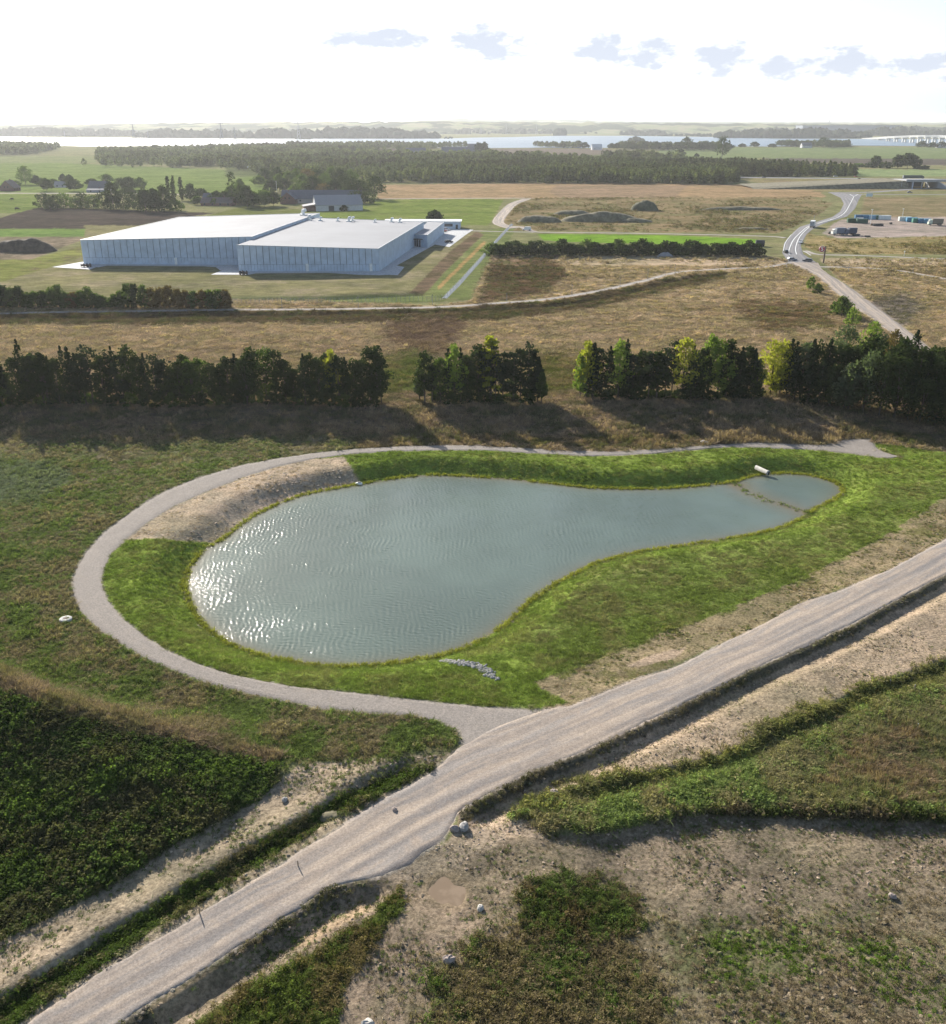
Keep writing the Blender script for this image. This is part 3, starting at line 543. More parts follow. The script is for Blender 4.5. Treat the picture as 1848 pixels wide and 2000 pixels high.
line_sheet('motorway', [(1400,345.5),(1445,346.5),(1600,348),(1760,350),(1848,350.5),(2300,352)], 26, asphalt, .3, 60, .3)
line_sheet('slip_road', [(1619,376),(1660,376),(1700,375.5),(1756,371.5),(1848,367),(2200,366)], 11, asphalt, .25, 60, .2)
line_sheet('roundabout_road', [(1619,376.5),(1660,378),(1690,379.5),(1848,380),(2200,380)], 8, asphalt, .2, 60, .2)
# concrete aprons round the warehouse
def flat(name, pts, material, off, kind='structure'):
    px, py, pz = P([p[0] for p in pts], [p[1] for p in pts]); mb = MB(); z0 = float(pz.mean()) + off
    mb.add(list(zip(px, py, [z0] * len(px))), [tuple(range(len(px)))]); me = mb.mesh(name, material)
    if me.polygons[0].normal.z < 0: me.flip_normals()
    a_ = me.attributes.new('lay', 'FLOAT_VECTOR', 'POINT'); a_.data.foreach_set('vector', np.stack([px, py, pz], 1).astype(np.float32).ravel())
    o = obj(name, me, None); o['kind'] = kind; return o
# loose stone bed under the runnel
line_sheet('stone_bed', [(862,1288),(880,1292),(900,1296),(925,1299),(945,1309),(958,1319),(972,1327)], .9, plain('stone_bed', (.27, .26, .25), .9, var=.3, scale=5, bump=.5), .12, 60, .2)
flat('pavement', [(102,522),(163,511),(175,520),(192,521),(176,527)], concrete, .10)
flat('pavement', [(160,513),(470,517),(467,526),(430,528),(422,522),(400,520.5),(210,519.5),(192,523),(176,521)], concrete, .104)
flat('pavement', [(412,537),(440,526),(470,522),(473,537)], concrete, .108)
flat('pavement', [(466,527),(735,528),(745,522),(768,537),(740,538),(700,537),(640,533.5),(500,534),(485,537),(466,537)], concrete, .112)
flat('pavement', [(735,532),(826,459),(870,454),(875,447),(925,449),(910,459),(878,483),(850,478),(775,519),(790,522),(777,538),(735,536)], concrete, .116)

# ------------------------------------------------------------------ water
def water_mat(name, body, wave, amp, rough, ior=1.33, scatter=1.0, shallow=None):
    m_, T = mat(name); pos = T.n('ShaderNodeNewGeometry').outputs['Position']
    rot = T.n('ShaderNodeMapping', None, i0=pos); rot.inputs['Rotation'].default_value = (0, 0, R(28)); p = rot.outputs[0]
    h = T.m('ADD', T.m('MULTIPLY', T.noise(T.vscale(p, (.55, 1.0, 1)), wave, 3, .6), 1.0), T.m('MULTIPLY', T.noise(T.vscale(p, (.6, 1.0, 1)), wave * 3.1, 3, .6), .42))
    gust = T.ramp(T.noise(pos, wave * .05, 3, .5), .3, .7)
    h = T.m('MULTIPLY', h, T.m('ADD', .55, T.m('MULTIPLY', gust, .6)))
    b = T.n('ShaderNodeBump', None, Strength=1.0, Distance=amp, Height=h)
    bc_ = T.mix(T.ramp(T.noise(pos, .05, 3), .3, .7), tuple(c_ * .9 for c_ in body), tuple(c_ * 1.15 for c_ in body))
    if shallow: bc_ = T.mix(T.n('ShaderNodeAttribute', {'attribute_name': 'shallow'}).outputs['Fac'], bc_, shallow)
    d = T.n('ShaderNodeBsdfDiffuse', None, Color=bc_)
    gl = T.n('ShaderNodeBsdfGlossy', None, Roughness=rough, Normal=b.outputs[0]); gl.inputs['Color'].default_value = (1, 1, 1, 1)
    fr = T.n('ShaderNodeFresnel', None, IOR=ior, Normal=b.outputs[0])
    fac = T.m('MULTIPLY', fr.outputs[0], scatter)
    out(T, T.n('ShaderNodeMixShader', None, i0=fac, i1=d.outputs[0], i2=gl.outputs[0]).outputs[0]); return m_
pw = pondW; cx = sum(p[0] for p in pw) / len(pw)
def offset_poly(pts, d):
    p = np.array(pts); tg = np.roll(p, -1, 0) - np.roll(p, 1, 0); tg /= np.hypot(tg[:, 0], tg[:, 1])[:, None] + 1e-9
    n = np.stack([tg[:, 1], -tg[:, 0]], 1); q = p + n * d
    return q if poly_sd(q[:1, 0], q[:1, 1], pts)[0] < 0 else p - n * d
def pond_sheet():
    st = .12; x0, x1 = min(p[0] for p in pw) - 1, max(p[0] for p in pw) + 1; y0, y1 = min(p[1] for p in pw) - 1, max(p[1] for p in pw) + 1
    X = np.arange(x0, x1, st); Y = np.arange(y0, y1, st); gx, gy = np.meshgrid(X, Y); gx = gx.ravel(); gy = gy.ravel(); sd_ = poly_sd(gx, gy, pw)
    q = np.random.default_rng(5); z = np.zeros(len(gx)); wx = gx + 1.4 * (fbm(gx, gy, 5, 2) - .5); wy = gy + 1.4 * (fbm(gx + 60, gy, 5, 2) - .5); wind = R(48)
    for k in range(26):
        lam = 10 ** q.uniform(math.log10(.36), math.log10(.85)); a = wind + q.normal(0, .6); kk = 2 * math.pi / lam; z += WAVE * (lam ** .8) / kk * np.cos(kk * (wx * math.cos(a) + wy * math.sin(a)) + q.uniform(0, 6.28)) / 26 ** .5
    gust = .45 + 1.1 * fbm(gx, gy, 14, 3); calm = sstep(0, 3, sd_) * (1 - .75 * sstep(28, 48, gx)); z = z * gust * calm + PZ + .03
    ok = sd_ > -.9; nx = len(X); idx = np.arange(len(gx)).reshape(len(Y), nx); f = np.stack([idx[:-1, :-1], idx[:-1, 1:], idx[1:, 1:], idx[1:, :-1]], -1).reshape(-1, 4); f = f[ok[f].all(1)]
    used = np.unique(f); rm = np.full(len(gx), -1); rm[used] = np.arange(len(used)); f = rm[f]; me = bpy.data.meshes.new('pond_water'); me.vertices.add(len(used)); me.loops.add(f.size); me.polygons.add(len(f))
    me.vertices.foreach_set('co', np.stack([gx[used], gy[used], z[used]], 1).astype(np.float32).ravel()); me.loops.foreach_set('vertex_index', f.astype(np.int32).ravel()); me.polygons.foreach_set('loop_start', np.arange(0, f.size, 4, dtype=np.int32)); me.polygons.foreach_set('use_smooth', np.ones(len(f), bool)); me.update(calc_edges=True)
    dep = PZ - H(gx[used], gy[used]); a_ = me.attributes.new('shallow', 'FLOAT', 'POINT'); a_.data.foreach_set('value', (np.exp(-np.clip(dep, 0, 9) / .28) * .9).astype(np.float32))
    me.materials.append(water_mat('pond_water', (.115, .15, .125), 3.2, .045, .12, shallow=(.17, .135, .075))); structure(obj('pond_water', me, None))
WAVE = .20
pond_sheet()
def poly_sheet(name, pts, material, z):
    xw, yw = at([p[0] for p in pts], [p[1] for p in pts]); mb = MB(); mb.add([(a, b_, z) for a, b_ in zip(xw, yw)], [tuple(range(len(xw)))])
    me = mb.mesh(name, material)
    if me.polygons[0].normal.z < 0: me.flip_normals()
    return structure(obj(name, me, None))
fj = water_mat('fjord_water', (.09, .14, .20), .09, 1.4, .28, scatter=.45)
near = [(-2500,284),(0,284),(122,285),(185,286.5),(300,285.5),(420,286),(525,286),(700,287),(954,289.5),(1040,289.2),(1192,289.2),(1272,286),(1414,285),(1434,286.5),(1516,286.5),(1667,284.5),(1700,285),(1848,286),(3600,288)]
far = [(3600,271),(1848,272),(1685,271.5),(1519,271),(1431,269.5),(1416,268),(1219,265.5),(1092,265.5),(1000,268),(928,269),(860,271),(700,271),(488,271),(0,268),(-2500,266)]
poly_sheet('fjord_water', near + far, fj, .6)
# muddy puddle
pq = offset_poly(pudW, .7); mb = MB(); mb.add([(a, b_, PUDZ - .07) for a, b_ in pq], [tuple(range(len(pq)))]); o = structure(obj('puddle', mb, None)); o.data.materials.clear()
if o.data.polygons[0].normal.z < 0: o.data.flip_normals()
m_, T = mat('muddy_water'); pos = T.n('ShaderNodeNewGeometry').outputs['Position']
b = T.n('ShaderNodeBsdfPrincipled', None, Base_Color=T.mix(T.ramp(T.noise(pos, .8, 4), .4, .6), (.23, .165, .105), (.28, .205, .135)), Roughness=.12); out(T, b.outputs[0]); o.data.materials.append(m_)

# ------------------------------------------------------------------ trees
def tree_mats():
    M = {}
    for k, a, b in (('spruce', (.022, .038, .016), (.045, .062, .030)), ('pine', (.025, .040, .020), (.052, .065, .038)), ('dark', (.030, .048, .016), (.062, .080, .030)),
                    ('green', (.055, .090, .022), (.10, .135, .040)), ('yellow', (.24, .26, .03), (.36, .34, .06)), ('grey', (.075, .10, .055), (.12, .145, .085)),
                    ('rust', (.13, .085, .03), (.17, .13, .05)), ('lime', (.14, .20, .04), (.20, .26, .06))):
        M[k] = leafmat(k + '_foliage', a, b, trans=.5 if k in ('yellow', 'lime', 'green', 'grey') else .3)
    return M
FM = tree_mats()
bark = plain('bark', (.10, .08, .065), .9, bump=.4, scale=4); pale_bark = plain('pale_bark', (.30, .27, .23), .9, bump=.3, scale=4)
def leaves(cent, rad, n, size, seed, flat=.0, droop=0.0):
    """n small leaf-clump quads round every centre"""
    q = np.random.default_rng(seed); c_ = np.repeat(np.array(cent, float), n, 0); r_ = np.repeat(np.array(rad, float), n, 0); N = len(c_)
    d = q.normal(size=(N, 3)); d /= np.linalg.norm(d, axis=1)[:, None]; rr = q.random(N)[:, None] ** .45
    p = c_ + d * rr * r_
    nrm = d * .6 + q.normal(size=(N, 3)) * .7; nrm[:, 2] += flat; nrm /= np.linalg.norm(nrm, axis=1)[:, None]
    t = np.cross(nrm, q.normal(size=(N, 3))); t /= np.linalg.norm(t, axis=1)[:, None]; b_ = np.cross(nrm, t)
    s = size * q.uniform(.6, 1.35, N)[:, None]
    t = t * s; b_ = b_ * s * .75
    return p, t, b_
def quads_mesh(name, p, t, b_, material, scale=(1, 1, 1)):
    N = len(p); S = np.array(scale)
    # leaf size stays even although the tree is stretched
    v = np.stack([p * S - t, p * S - b_, p * S + t, p * S + b_], 1).reshape(-1, 3).astype(np.float32)
    me = bpy.data.meshes.new(name); me.vertices.add(4 * N); me.loops.add(4 * N); me.polygons.add(N)
    me.vertices.foreach_set('co', v.ravel()); me.loops.foreach_set('vertex_index', np.arange(4 * N, dtype=np.int32))
    me.polygons.foreach_set('loop_start', np.arange(0, 4 * N, 4, dtype=np.int32)); me.update(calc_edges=True); me.materials.append(material); return me
def tree_geo(shape, w_, h, seed, ln=1.0):
    """crown clump centres and a trunk for a tree w_ wide and h high (metres)"""
    q = random.Random(seed); C = []; Rr = []; mb = MB(); r0 = .011 * h + .04
    if shape == 'spruce':
        top = h; z0 = h * q.uniform(.10, .26); L = max(9, int(h * 1.1))
        for i in range(L):
            f = i / (L - 1); z = z0 + (top - z0) * f * .97; rad = w_ / 2 * (1 - f) ** .55 * (.6 + .6 * q.random()) + .12
            nb = 6 if f < .7 else 4
            for j in range(nb):
                a = 2 * math.pi * (j + q.random()) / nb; k = rad * q.uniform(.5, .95); C.append((math.cos(a) * k * .7, math.sin(a) * k * .7, z - k * .22)); Rr.append((rad * .42 + .1, rad * .42 + .1, h * .030 + .1))
                if q.random() < .4: mb.tube((0, 0, z), (math.cos(a) * k, math.sin(a) * k, z - k * .25), .04, .015, 3, False)
        C.append((0, 0, h * .985)); Rr.append((.12, .12, h * .03)); n = 11
        mb.tube((0, 0, -.3), (q.uniform(-.1, .1), 0, h * .97), r0, .03, 6, False)
    elif shape == 'pine':
        z0 = h * q.uniform(.2, .34)
        for i in range(24):
            f = q.random(); a = q.random() * 6.28; rad = w_ / 2 * math.sin(math.pi * (.18 + .72 * f)) * q.uniform(.3, .85)
            c_ = (math.cos(a) * rad, math.sin(a) * rad, z0 + (h - z0) * (f * .9 + .04)); C.append(c_); k = w_ * q.uniform(.14, .22); Rr.append((k, k, k * .62))
            mb.tube((0, 0, c_[2] - rad * .6), c_, .07, .02, 4, False)
        for i in range(8):
            a = q.random() * 6.28; z = h * q.uniform(.2, .5); k = w_ * q.uniform(.12, .3); mb.tube((0, 0, z), (math.cos(a) * k, math.sin(a) * k, z - .2), .04, .01, 3, False)
            if q.random() < .35: C.append((math.cos(a) * k, math.sin(a) * k, z)); Rr.append((.5, .5, .35))
        mb.tube((0, 0, -.3), (q.uniform(-.2, .2), q.uniform(-.2, .2), h * .9), r0 * 1.1, .05, 6, False); n = 38
    elif shape in ('broad', 'bush', 'hedge'):
        z0 = h * {'broad': q.uniform(.12, .22), 'bush': .02, 'hedge': .05}[shape]; nn = {'broad': 26, 'bush': 15, 'hedge': 20}[shape]
        for i in range(nn):
            f = (i + .5) / nn; a = i * 2.4 + q.random(); hh = math.sin(math.pi * min(1, .16 + .80 * f) ** .85)
            rad = w_ / 2 * hh * q.uniform(.45, .82); c_ = (math.cos(a) * rad, math.sin(a) * rad, z0 + (h - z0) * (f * .86 + .05) * q.uniform(.92, 1.06))
            k = w_ * q.uniform(.13, .23); C.append(c_); Rr.append((k, k, min(k * .85, h * .13)))
            if i % 2 == 0: mb.tube((0, 0, max(.1, c_[2] * .45)), c_, .012 * h * .5, .015, 4, False)
        if shape == 'hedge':
            for i in range(4): a = q.random() * 6.28; mb.tube((.25 * math.cos(a), .25 * math.sin(a), -.2), (w_ * .25 * math.cos(a), w_ * .25 * math.sin(a), h * .6), .09, .04, 5, False)
        mb.tube((0, 0, -.3), (q.uniform(-.2, .2), q.uniform(-.2, .2), h * .8), r0 * 1.2, .04, 6, False); n = 44 if shape == 'broad' else 34
    elif shape == 'poplar':
        for i in range(20):
            f = (i + .5) / 20; a = i * 2.4; rad = w_ / 2 * math.sin(math.pi * (.1 + .85 * f)) ** .6 * .5; C.append((math.cos(a) * rad, math.sin(a) * rad, h * (.08 + .9 * f))); Rr.append((w_ * .2, w_ * .2, h * .055))
        mb.tube((0, 0, -.3), (0, 0, h * .95), r0, .03, 6, False); n = 26
    return C, Rr, mb, max(6, int(n * ln))
_tm = {}
TN = {'spruce': 'spruce_tree', 'pine': 'pine_tree', 'broad': 'broadleaf_tree', 'bush': 'shrub', 'hedge': 'hedge_tree', 'poplar': 'poplar_tree'}
def tree(shape, colour, x, y, z, w_, h, label, group, seed=0, leaf=.30, ln=1.0, cat_=None, name=None):
    key = (shape, round(w_ / h * 4) / 4, seed % 4, ln, round(leaf / h, 2))
    if key not in _tm:
        H0 = 13.0; w0 = max(H0 * .2, key[1] * H0); C, Rr, mb, n = tree_geo(shape, w0, H0, seed % 4 * 17 + len(shape), ln)
        pp = leaves(C, Rr, n, leaf / h * H0, seed % 4 + 5, .3 if shape == 'spruce' else .1); _tm[key] = (H0, w0, pp, mb.mesh('trunk', bark, True), {})
    H0, w0, pp, tmesh, cm = _tm[key]
    if colour not in cm: cm[colour] = quads_mesh('crown', *pp, FM[colour])
    t = thing(name or TN[shape], label, cat_ or ('shrub' if shape == 'bush' else 'tree'), (x, y, z), rnd.uniform(0, 6.28), group)
    t.scale = (w_ / w0, w_ / w0, h / H0)
    link(bpy.data.objects.new('trunk', tmesh), t); link(bpy.data.objects.new('crown', cm[colour]), t); return t
ONES = 'first second third fourth fifth sixth seventh eighth ninth tenth eleventh twelfth thirteenth fourteenth fifteenth sixteenth seventeenth eighteenth nineteenth'.split()
TENS = {20: ('twentieth', 'twenty'), 30: ('thirtieth', 'thirty'), 40: ('fortieth', 'forty'), 50: ('fiftieth', 'fifty')}
def nth(i):
    i += 1
    if i < 20: return ONES[i - 1]
    return TENS[i // 10 * 10][0] if i % 10 == 0 else TENS[i // 10 * 10][1] + '-' + ONES[i % 10 - 1]
def row(spec, base, x0, y0, where, group, wmul=1.0, leaf=.3, ln=1.0, k=.2643, hm=1.0):
    """spec: (x, top, shape, colour, width in units) in zoomed-photo units; base(x) the foot line"""
    if 'belt' in group or 'clump' in group or 'block' in group or 'dense' in group:
        q_ = random.Random(len(spec)); spec = [((x, t, 'broad', 'dark', w_ * 1.15) if (s_ == 'spruce' and q_.random() < .55) else (x, t, s_, c_, w_)) for x, t, s_, c_, w_ in spec]
    spec = sorted(spec); NMS = {'spruce': 'spruce', 'pine': 'round-topped pine', 'broad': 'leafy tree', 'bush': 'low shrub', 'hedge': 'hedge tree', 'poplar': 'slim poplar'}
    CN = {'spruce': 'dark', 'pine': 'dark', 'dark': 'dark green', 'green': 'green', 'yellow': 'yellow-leaved', 'grey': 'grey-green', 'rust': 'rusty-leaved', 'lime': 'lime green'}
    cnt = {}
    for x, top, shape, colour, wd in spec:
        key = (shape, colour); cnt[key] = cnt.get(key, 0) + 1
    seen = {}
    for i, (x, top, shape, colour, wd) in enumerate(spec):
        key = (shape, colour); j = seen.get(key, 0); seen[key] = j + 1
        bx = base(x) if callable(base) else base; xd, yb, yt = x0 + x * k, y0 + bx * k, y0 + top * k
        X_, Y_, Z_ = P1(xd, yb); h = (CAMH - float(ratio(yt)) * Y_) - Z_; m_ = mpp(Y_, Z_)
        pre = '' if cnt[key] == 1 else nth(j) + ' '
        lab = ('only ' if cnt[key] == 1 else '') + f'{pre}{CN[colour]} {NMS[shape]} {"from the left " if cnt[key] > 1 else ""}{where}'
        tree(shape, colour, X_, Y_, Z_ - .1, max(1.2, wd * k * m_ * wmul), max(1.0, h * hm * rnd.uniform(.90, 1.12)), lab, group, rnd.randint(0, 99), leaf, ln)
S, Pn, Br, Bu, He, Po = 'spruce', 'pine', 'broad', 'bush', 'hedge', 'poplar'
jit = lambda a: (lambda x: a + math.sin(x * 12.9898) * 14)
g1 = [(-60,430,S,S,110),(-25,400,Pn,Pn,110),(10,430,S,S,110),(60,470,S,S,90),(150,372,S,S,120),(200,303,S,S,130),(240,420,Br,'dark',110),(290,378,Pn,Pn,150),(330,430,S,S,110),(362,372,S,S,80),(400,440,S,S,90),(448,412,S,S,80),(510,348,S,S,120),(555,362,S,S,100),(600,392,S,S,110),(640,400,Pn,Pn,110),(690,358,Pn,Pn,170),(780,362,S,S,110),(825,400,Pn,Pn,100),(870,358,S,S,110),(925,388,Pn,Pn,140),(985,358,S,S,110),(1040,408,Br,'dark',110),(1100,420,S,S,100),(1165,392,Pn,Pn,150),(1230,430,Pn,Pn,120),(1290,482,Br,'dark',120),(1340,452,Br,'dark',110),(1390,425,S,S,110),(1430,420,Br,'green',140),(1500,450,Br,'green',120),(1580,432,S,S,120),(1640,450,Br,'dark',110),(1700,402,Br,'dark',140),(1760,398,S,S,120),(1830,385,Br,'dark',130)]
g1 += [(x + 1755, t, s_, c_, w_) for x, t, s_, c_, w_ in [(65,420,S,S,120),(125,340,Br,'dark',140),(215,303,Br,'green',190),(290,365,Br,'dark',150),(360,430,S,S,120),(420,470,Br,'dark',110),(505,405,S,S,110),(545,385,S,S,90),(610,430,S,S,120),(660,405,Br,'dark',120),(708,340,Br,'yellow',120),(755,400,S,S,110),(805,392,S,S,110),(870,392,S,S,120),(930,388,S,S,120),(985,362,S,S,120),(1035,352,Br,'dark',130),(1065,395,S,S,110)]]
row(g1, jit(765), 0, 586, 'in the long belt behind the pond', 'trees of the long belt on the left', 1.55)
g2 = [(1345,490,Br,'grey',60),(1385,405,S,S,110),(1440,392,Pn,Pn,130),(1500,400,Br,'green',110),(1560,380,S,S,120),(1605,352,Br,'lime',130),(1650,372,S,S,110),(1700,378,S,S,110),(1780,352,S,S,130),(1825,375,S,S,110)] + [(x + 1755, t, s_, c_, w_) for x, t, s_, c_, w_ in [(20,345,Pn,Pn,120),(115,270,Br,'yellow',130),(70,370,Pn,Pn,110),(150,348,Pn,Pn,120),(205,358,Pn,Pn,120),(285,340,Pn,Pn,140),(335,348,Pn,Pn,120),(390,348,Pn,Pn,120),(435,368,Pn,Pn,90),(462,415,S,S,80),(490,520,Br,'green',70)]]
row(g2, jit(752), 464, 586, 'in the small clump behind the pond', 'trees of the small middle clump', 1.55)
g3 = [(775,395,Br,'lime',90),(822,285,Br,'yellow',140),(865,335,S,S,100),(920,342,Pn,Pn,120),(985,345,S,S,120),(1055,292,Br,'lime',150),(1105,335,S,S,110),(1160,368,Pn,Pn,120),(1215,368,S,S,120),(1280,342,Pn,Pn,130),(1340,368,S,S,120),(1400,345,Pn,Pn,130),(1450,332,Pn,Pn,120),(1530,285,Br,'yellow',150),(1590,368,S,S,120),(1655,350,S,S,120),(1720,275,Br,'lime',140),(1790,255,Br,'lime',170),(1850,300,S,S,120),(1895,330,Pn,Pn,120),(1945,345,S,S,120),(2000,350,S,S,110),(2040,360,S,S,100),(2070,400,Br,'green',90),(1120,520,Br,'dark',120),(1620,520,Br,'dark',140),(1880,500,Br,'dark',140)]
row(g3, jit(716), 928, 586, 'in the block behind the manhole ring', 'trees of the block behind the manhole', 1.55)
g4b = [(1095,395,Br,'grey',190),(1270,368,Br,'lime',150),(1330,420,Br,'grey',190),(1425,425,Br,'rust',100),(1500,470,S,S,120),(1570,445,S,S,140),(1640,540,S,S,120),(1700,548,S,S,130),(1760,590,S,S,130),(1820,650,S,S,130),(1890,700,S,S,140)]
row(g4b, lambda x: 640 + max(0, x - 1100) * .40, 1360, 537, 'at the back of the right-hand wood', 'trees at the back of the dense wood', 1.6, hm=1.08)
g4 = [(545,478,Br,'yellow',170),(615,462,Br,'yellow',150),(590,700,Br,'yellow',90),(665,520,S,S,130),(700,500,S,S,130),(765,468,Br,'grey',150),(820,505,S,S,130),(880,475,S,S,140),(940,500,S,S,140),(1010,498,S,S,140),(1060,520,S,S,140),(1120,500,S,S,150),(1190,470,S,S,150),(1250,500,S,S,150),(1400,505,S,S,150),(1460,520,S,S,150),(1530,540,S,S,150),(1600,560,S,S,150),(1660,600,S,S,150),(1730,640,S,S,160),(1800,700,S,S,160),(1870,740,S,S,160),(1960,760,S,S,160)]
row(g4, lambda x: 885 + max(0, x - 600) * .13, 1360, 537, 'in the wood beside the dirt road', 'trees of the dense wood on the right', 1.75, hm=1.06)
g5 = [(1120,640,Br,'grey',230),(1230,588,Br,'grey',230),(1350,590,Br,'dark',250),(1090,790,Br,'grey',150),(1460,640,Br,'dark',220),(1560,700,S,S,180),(1650,760,Br,'dark',220),(1760,800,S,S,200),(1850,830,Br,'dark',220),(820,640,S,S,150),(900,640,S,S,150),(980,640,Br,'dark',160),(720,650,S,S,130)]
row(g5, lambda x: 930 + max(0, x - 700) * .17, 1360, 537, 'along the near wood edge', 'trees along the near edge of the wood', 1.35, hm=1.08)
row([(x, 640 + (i * 37) % 60, Bu, 'dark' if i % 3 else 'green', 110) for i, x in enumerate(range(20, 2850, 105))], jit(775), 0, 586, 'under the long belt behind the pond', 'undergrowth shrubs of the belts', 1.3)
row([(x, 640 + (i * 37) % 50, Bu, 'dark', 110) for i, x in enumerate(list(range(1480, 2160, 110)))], jit(758), 464, 586, 'under the small middle clump', 'undergrowth shrubs of the belts', 1.3)
row([(x, 620 + (i * 37) % 50, Bu, 'dark', 120) for i, x in enumerate(list(range(860, 2080, 110)))], jit(722), 928, 586, 'under the block behind the manhole ring', 'undergrowth shrubs of the belts', 1.3)
row([(845,5,Bu,'lime',80),(895,68,Bu,'green',80),(1070,150,Br,'green',150),(1020,200,Bu,'green',100),(1150,250,Bu,'lime',130),(1120,200,Bu,'green',120)], lambda x: {845:105,895:138,1070:310,1020:290,1150:370,1120:300}[x], 1360, 537, 'on the field side of the dirt road', 'bushes beside the dirt road', 1.0)
# field hedges
row([(x, t, He, c_, 95) for x, t, c_ in [(-60,640,'green'),(0,635,'dark'),(40,630,'dark'),(95,640,'green'),(150,640,'dark'),(210,665,'green'),(265,665,'green'),(330,665,'dark'),(385,635,'green'),(440,632,'green'),(500,665,'green'),(555,670,'rust'),(610,660,'green'),(660,650,'green'),(710,665,'green'),(750,700,'green'),(850,690,'green'),(895,665,'green'),(950,625,'green'),(1010,615,'dark'),(1070,625,'green'),(1130,640,'rust'),(1190,645,'rust'),(1250,640,'rust'),(1320,650,'rust'),(1375,655,'rust'),(1435,660,'green'),(1500,655,'rust'),(1560,652,'green'),(1620,655,'green'),(1670,655,'rust')]], 797, 0, 390.7, 'in the field hedge below the warehouse', 'hedge trees below the warehouse', 1.45, .38, 1.2)
row([(x, 268 + int(22 * (1 + math.sin(i * 1.9))), He, 'dark' if i % 4 else 'green', 110) for i, x in enumerate(range(125, 1730, 58))], 408, 928, 390.7, 'in the hedge by the green plot', 'hedge trees beside the green plot', 1.5, .45, 1.2, hm=.84)
row([(x, 275 + int(15 * (1 + math.sin(i * 2.9))), He, 'dark', 110) for i, x in enumerate(range(1775, 2100, 60))], 412, 928, 390.7, 'at the road end of the hedge', 'hedge trees at the road end', 1.5, .45, 1.2, hm=.84)
# farm trees
farm = [(190,407,Br,'green',95,550),(275,487,Br,'dark',60,555),(345,497,Br,'dark',75,600),(400,502,Br,'green',65,565),(470,478,Br,'dark',40,545),(520,465,Br,'dark',60,570),(550,500,Br,'dark',95,600),(120,515,Bu,'green',60,560),(680,505,Br,'dark',70,560),(790,477,Br,'green',80,540),(840,500,Br,'dark',90,600),(900,505,Br,'dark',90,600),(960,500,Br,'dark',90,600),(1040,492,Br,'green',70,590),(950,575,Br,'dark',90,625),(1080,555,Br,'dark',90,620),(1150,585,Br,'dark',90,660),(1215,560,Br,'dark',90,665),(1250,490,Po,'dark',26,660),(1300,495,Po,'dark',26,660),(1345,508,Po,'dark',28,670),(1285,515,Po,'dark',24,665),(1410,535,Br,'dark',85,670),(1490,575,Br,'dark',70,650),(1215,655,Bu,'dark',80,740),(1300,655,Bu,'green',95,745),(1722,450,Po,'dark',60,705),(1780,535,Br,'green',60,690),(1830,560,Br,'dark',80,720),(1460,640,Br,'green',60,700),(1590,655,Br,'green',50,705)]
farm += [(1755.6 + x, t, Br, c_, w_, b_) for x, t, c_, w_, b_ in ((350,500,'dark',90,600),(480,470,'green',90,590),(560,465,'dark',100,600),(645,470,'green',90,590),(745,545,'dark',110,640),(830,550,'dark',120,660),(140,620,'dark',100,690),(560,560,'dark',90,630),(610,580,'green',90,640),(680,590,'dark',90,645),(160,480,'green',90,560),(30,600,'dark',90,700),(-40,560,'green',80,690),(-90,600,'dark',80,700),(-150,590,'dark',80,690),(230,450,'dark',80,540),(760,430,'dark',100,560),(840,430,'green',100,560))]
farm += [(330,597,Bu,'dark',110,722),(410,612,Bu,'dark',110,728),(480,600,Bu,'green',110,715),(555,640,Bu,'green',90,728),(620,615,Bu,'dark',100,722),(690,622,Bu,'green',100,728),(765,603,Bu,'dark',110,728),(840,615,Bu,'dark',110,732),(915,612,Bu,'dark',110,735),(990,608,Bu,'dark',110,738),(1080,605,Bu,'dark',150,752),(1150,645,Bu,'dark',90,755),(370,640,Bu,'dark',90,740)]
farm += [(x + 1755.6, t, s_, c_, w_, b_) for x, t, s_, c_, w_, b_ in [(205,440,Br,'dark',85,545),(300,432,Br,'dark',90,560),(380,462,Br,'green',80,570),(440,430,Br,'green',80,570),(520,418,Br,'rust',110,570),(600,428,Br,'dark',100,560),(692,415,Br,'green',70,560),(255,500,Br,'dark',90,620),(310,480,Br,'green',80,600),(430,540,Br,'green',80,625),(500,530,Br,'green',90,630),(590,505,Br,'dark',80,600),(650,530,Br,'rust',120,640),(720,520,Br,'dark',110,640),(790,470,Br,'dark',120,640),(850,480,Br,'dark',150,650),(920,500,Br,'dark',120,650),(1015,480,Br,'dark',140,658),(880,590,Bu,'dark',150,690),(960,600,Bu,'dark',120,690),(60,560,Br,'dark',90,700),(120,590,Br,'green',110,715),(200,585,Br,'green',120,715),(265,610,Br,'dark',90,710),(20,500,Br,'green',60,620),(1458,748,Br,'dark',85,833),(620,700,Bu,'dark',40,745),(785,700,Bu,'dark',45,745),(530,150,Po,'green',1,151)][:-1]]
fb = {}
for x, t, s_, c_, w_, b_ in farm: fb[x] = b_
row([(x, t, s_, c_, w_) for x, t, s_, c_, w_, b_ in farm], lambda x: fb[x], 0, 214.9, 'by the farms behind the warehouse', 'farm trees behind the warehouse', 1.6, .62, 1.2)
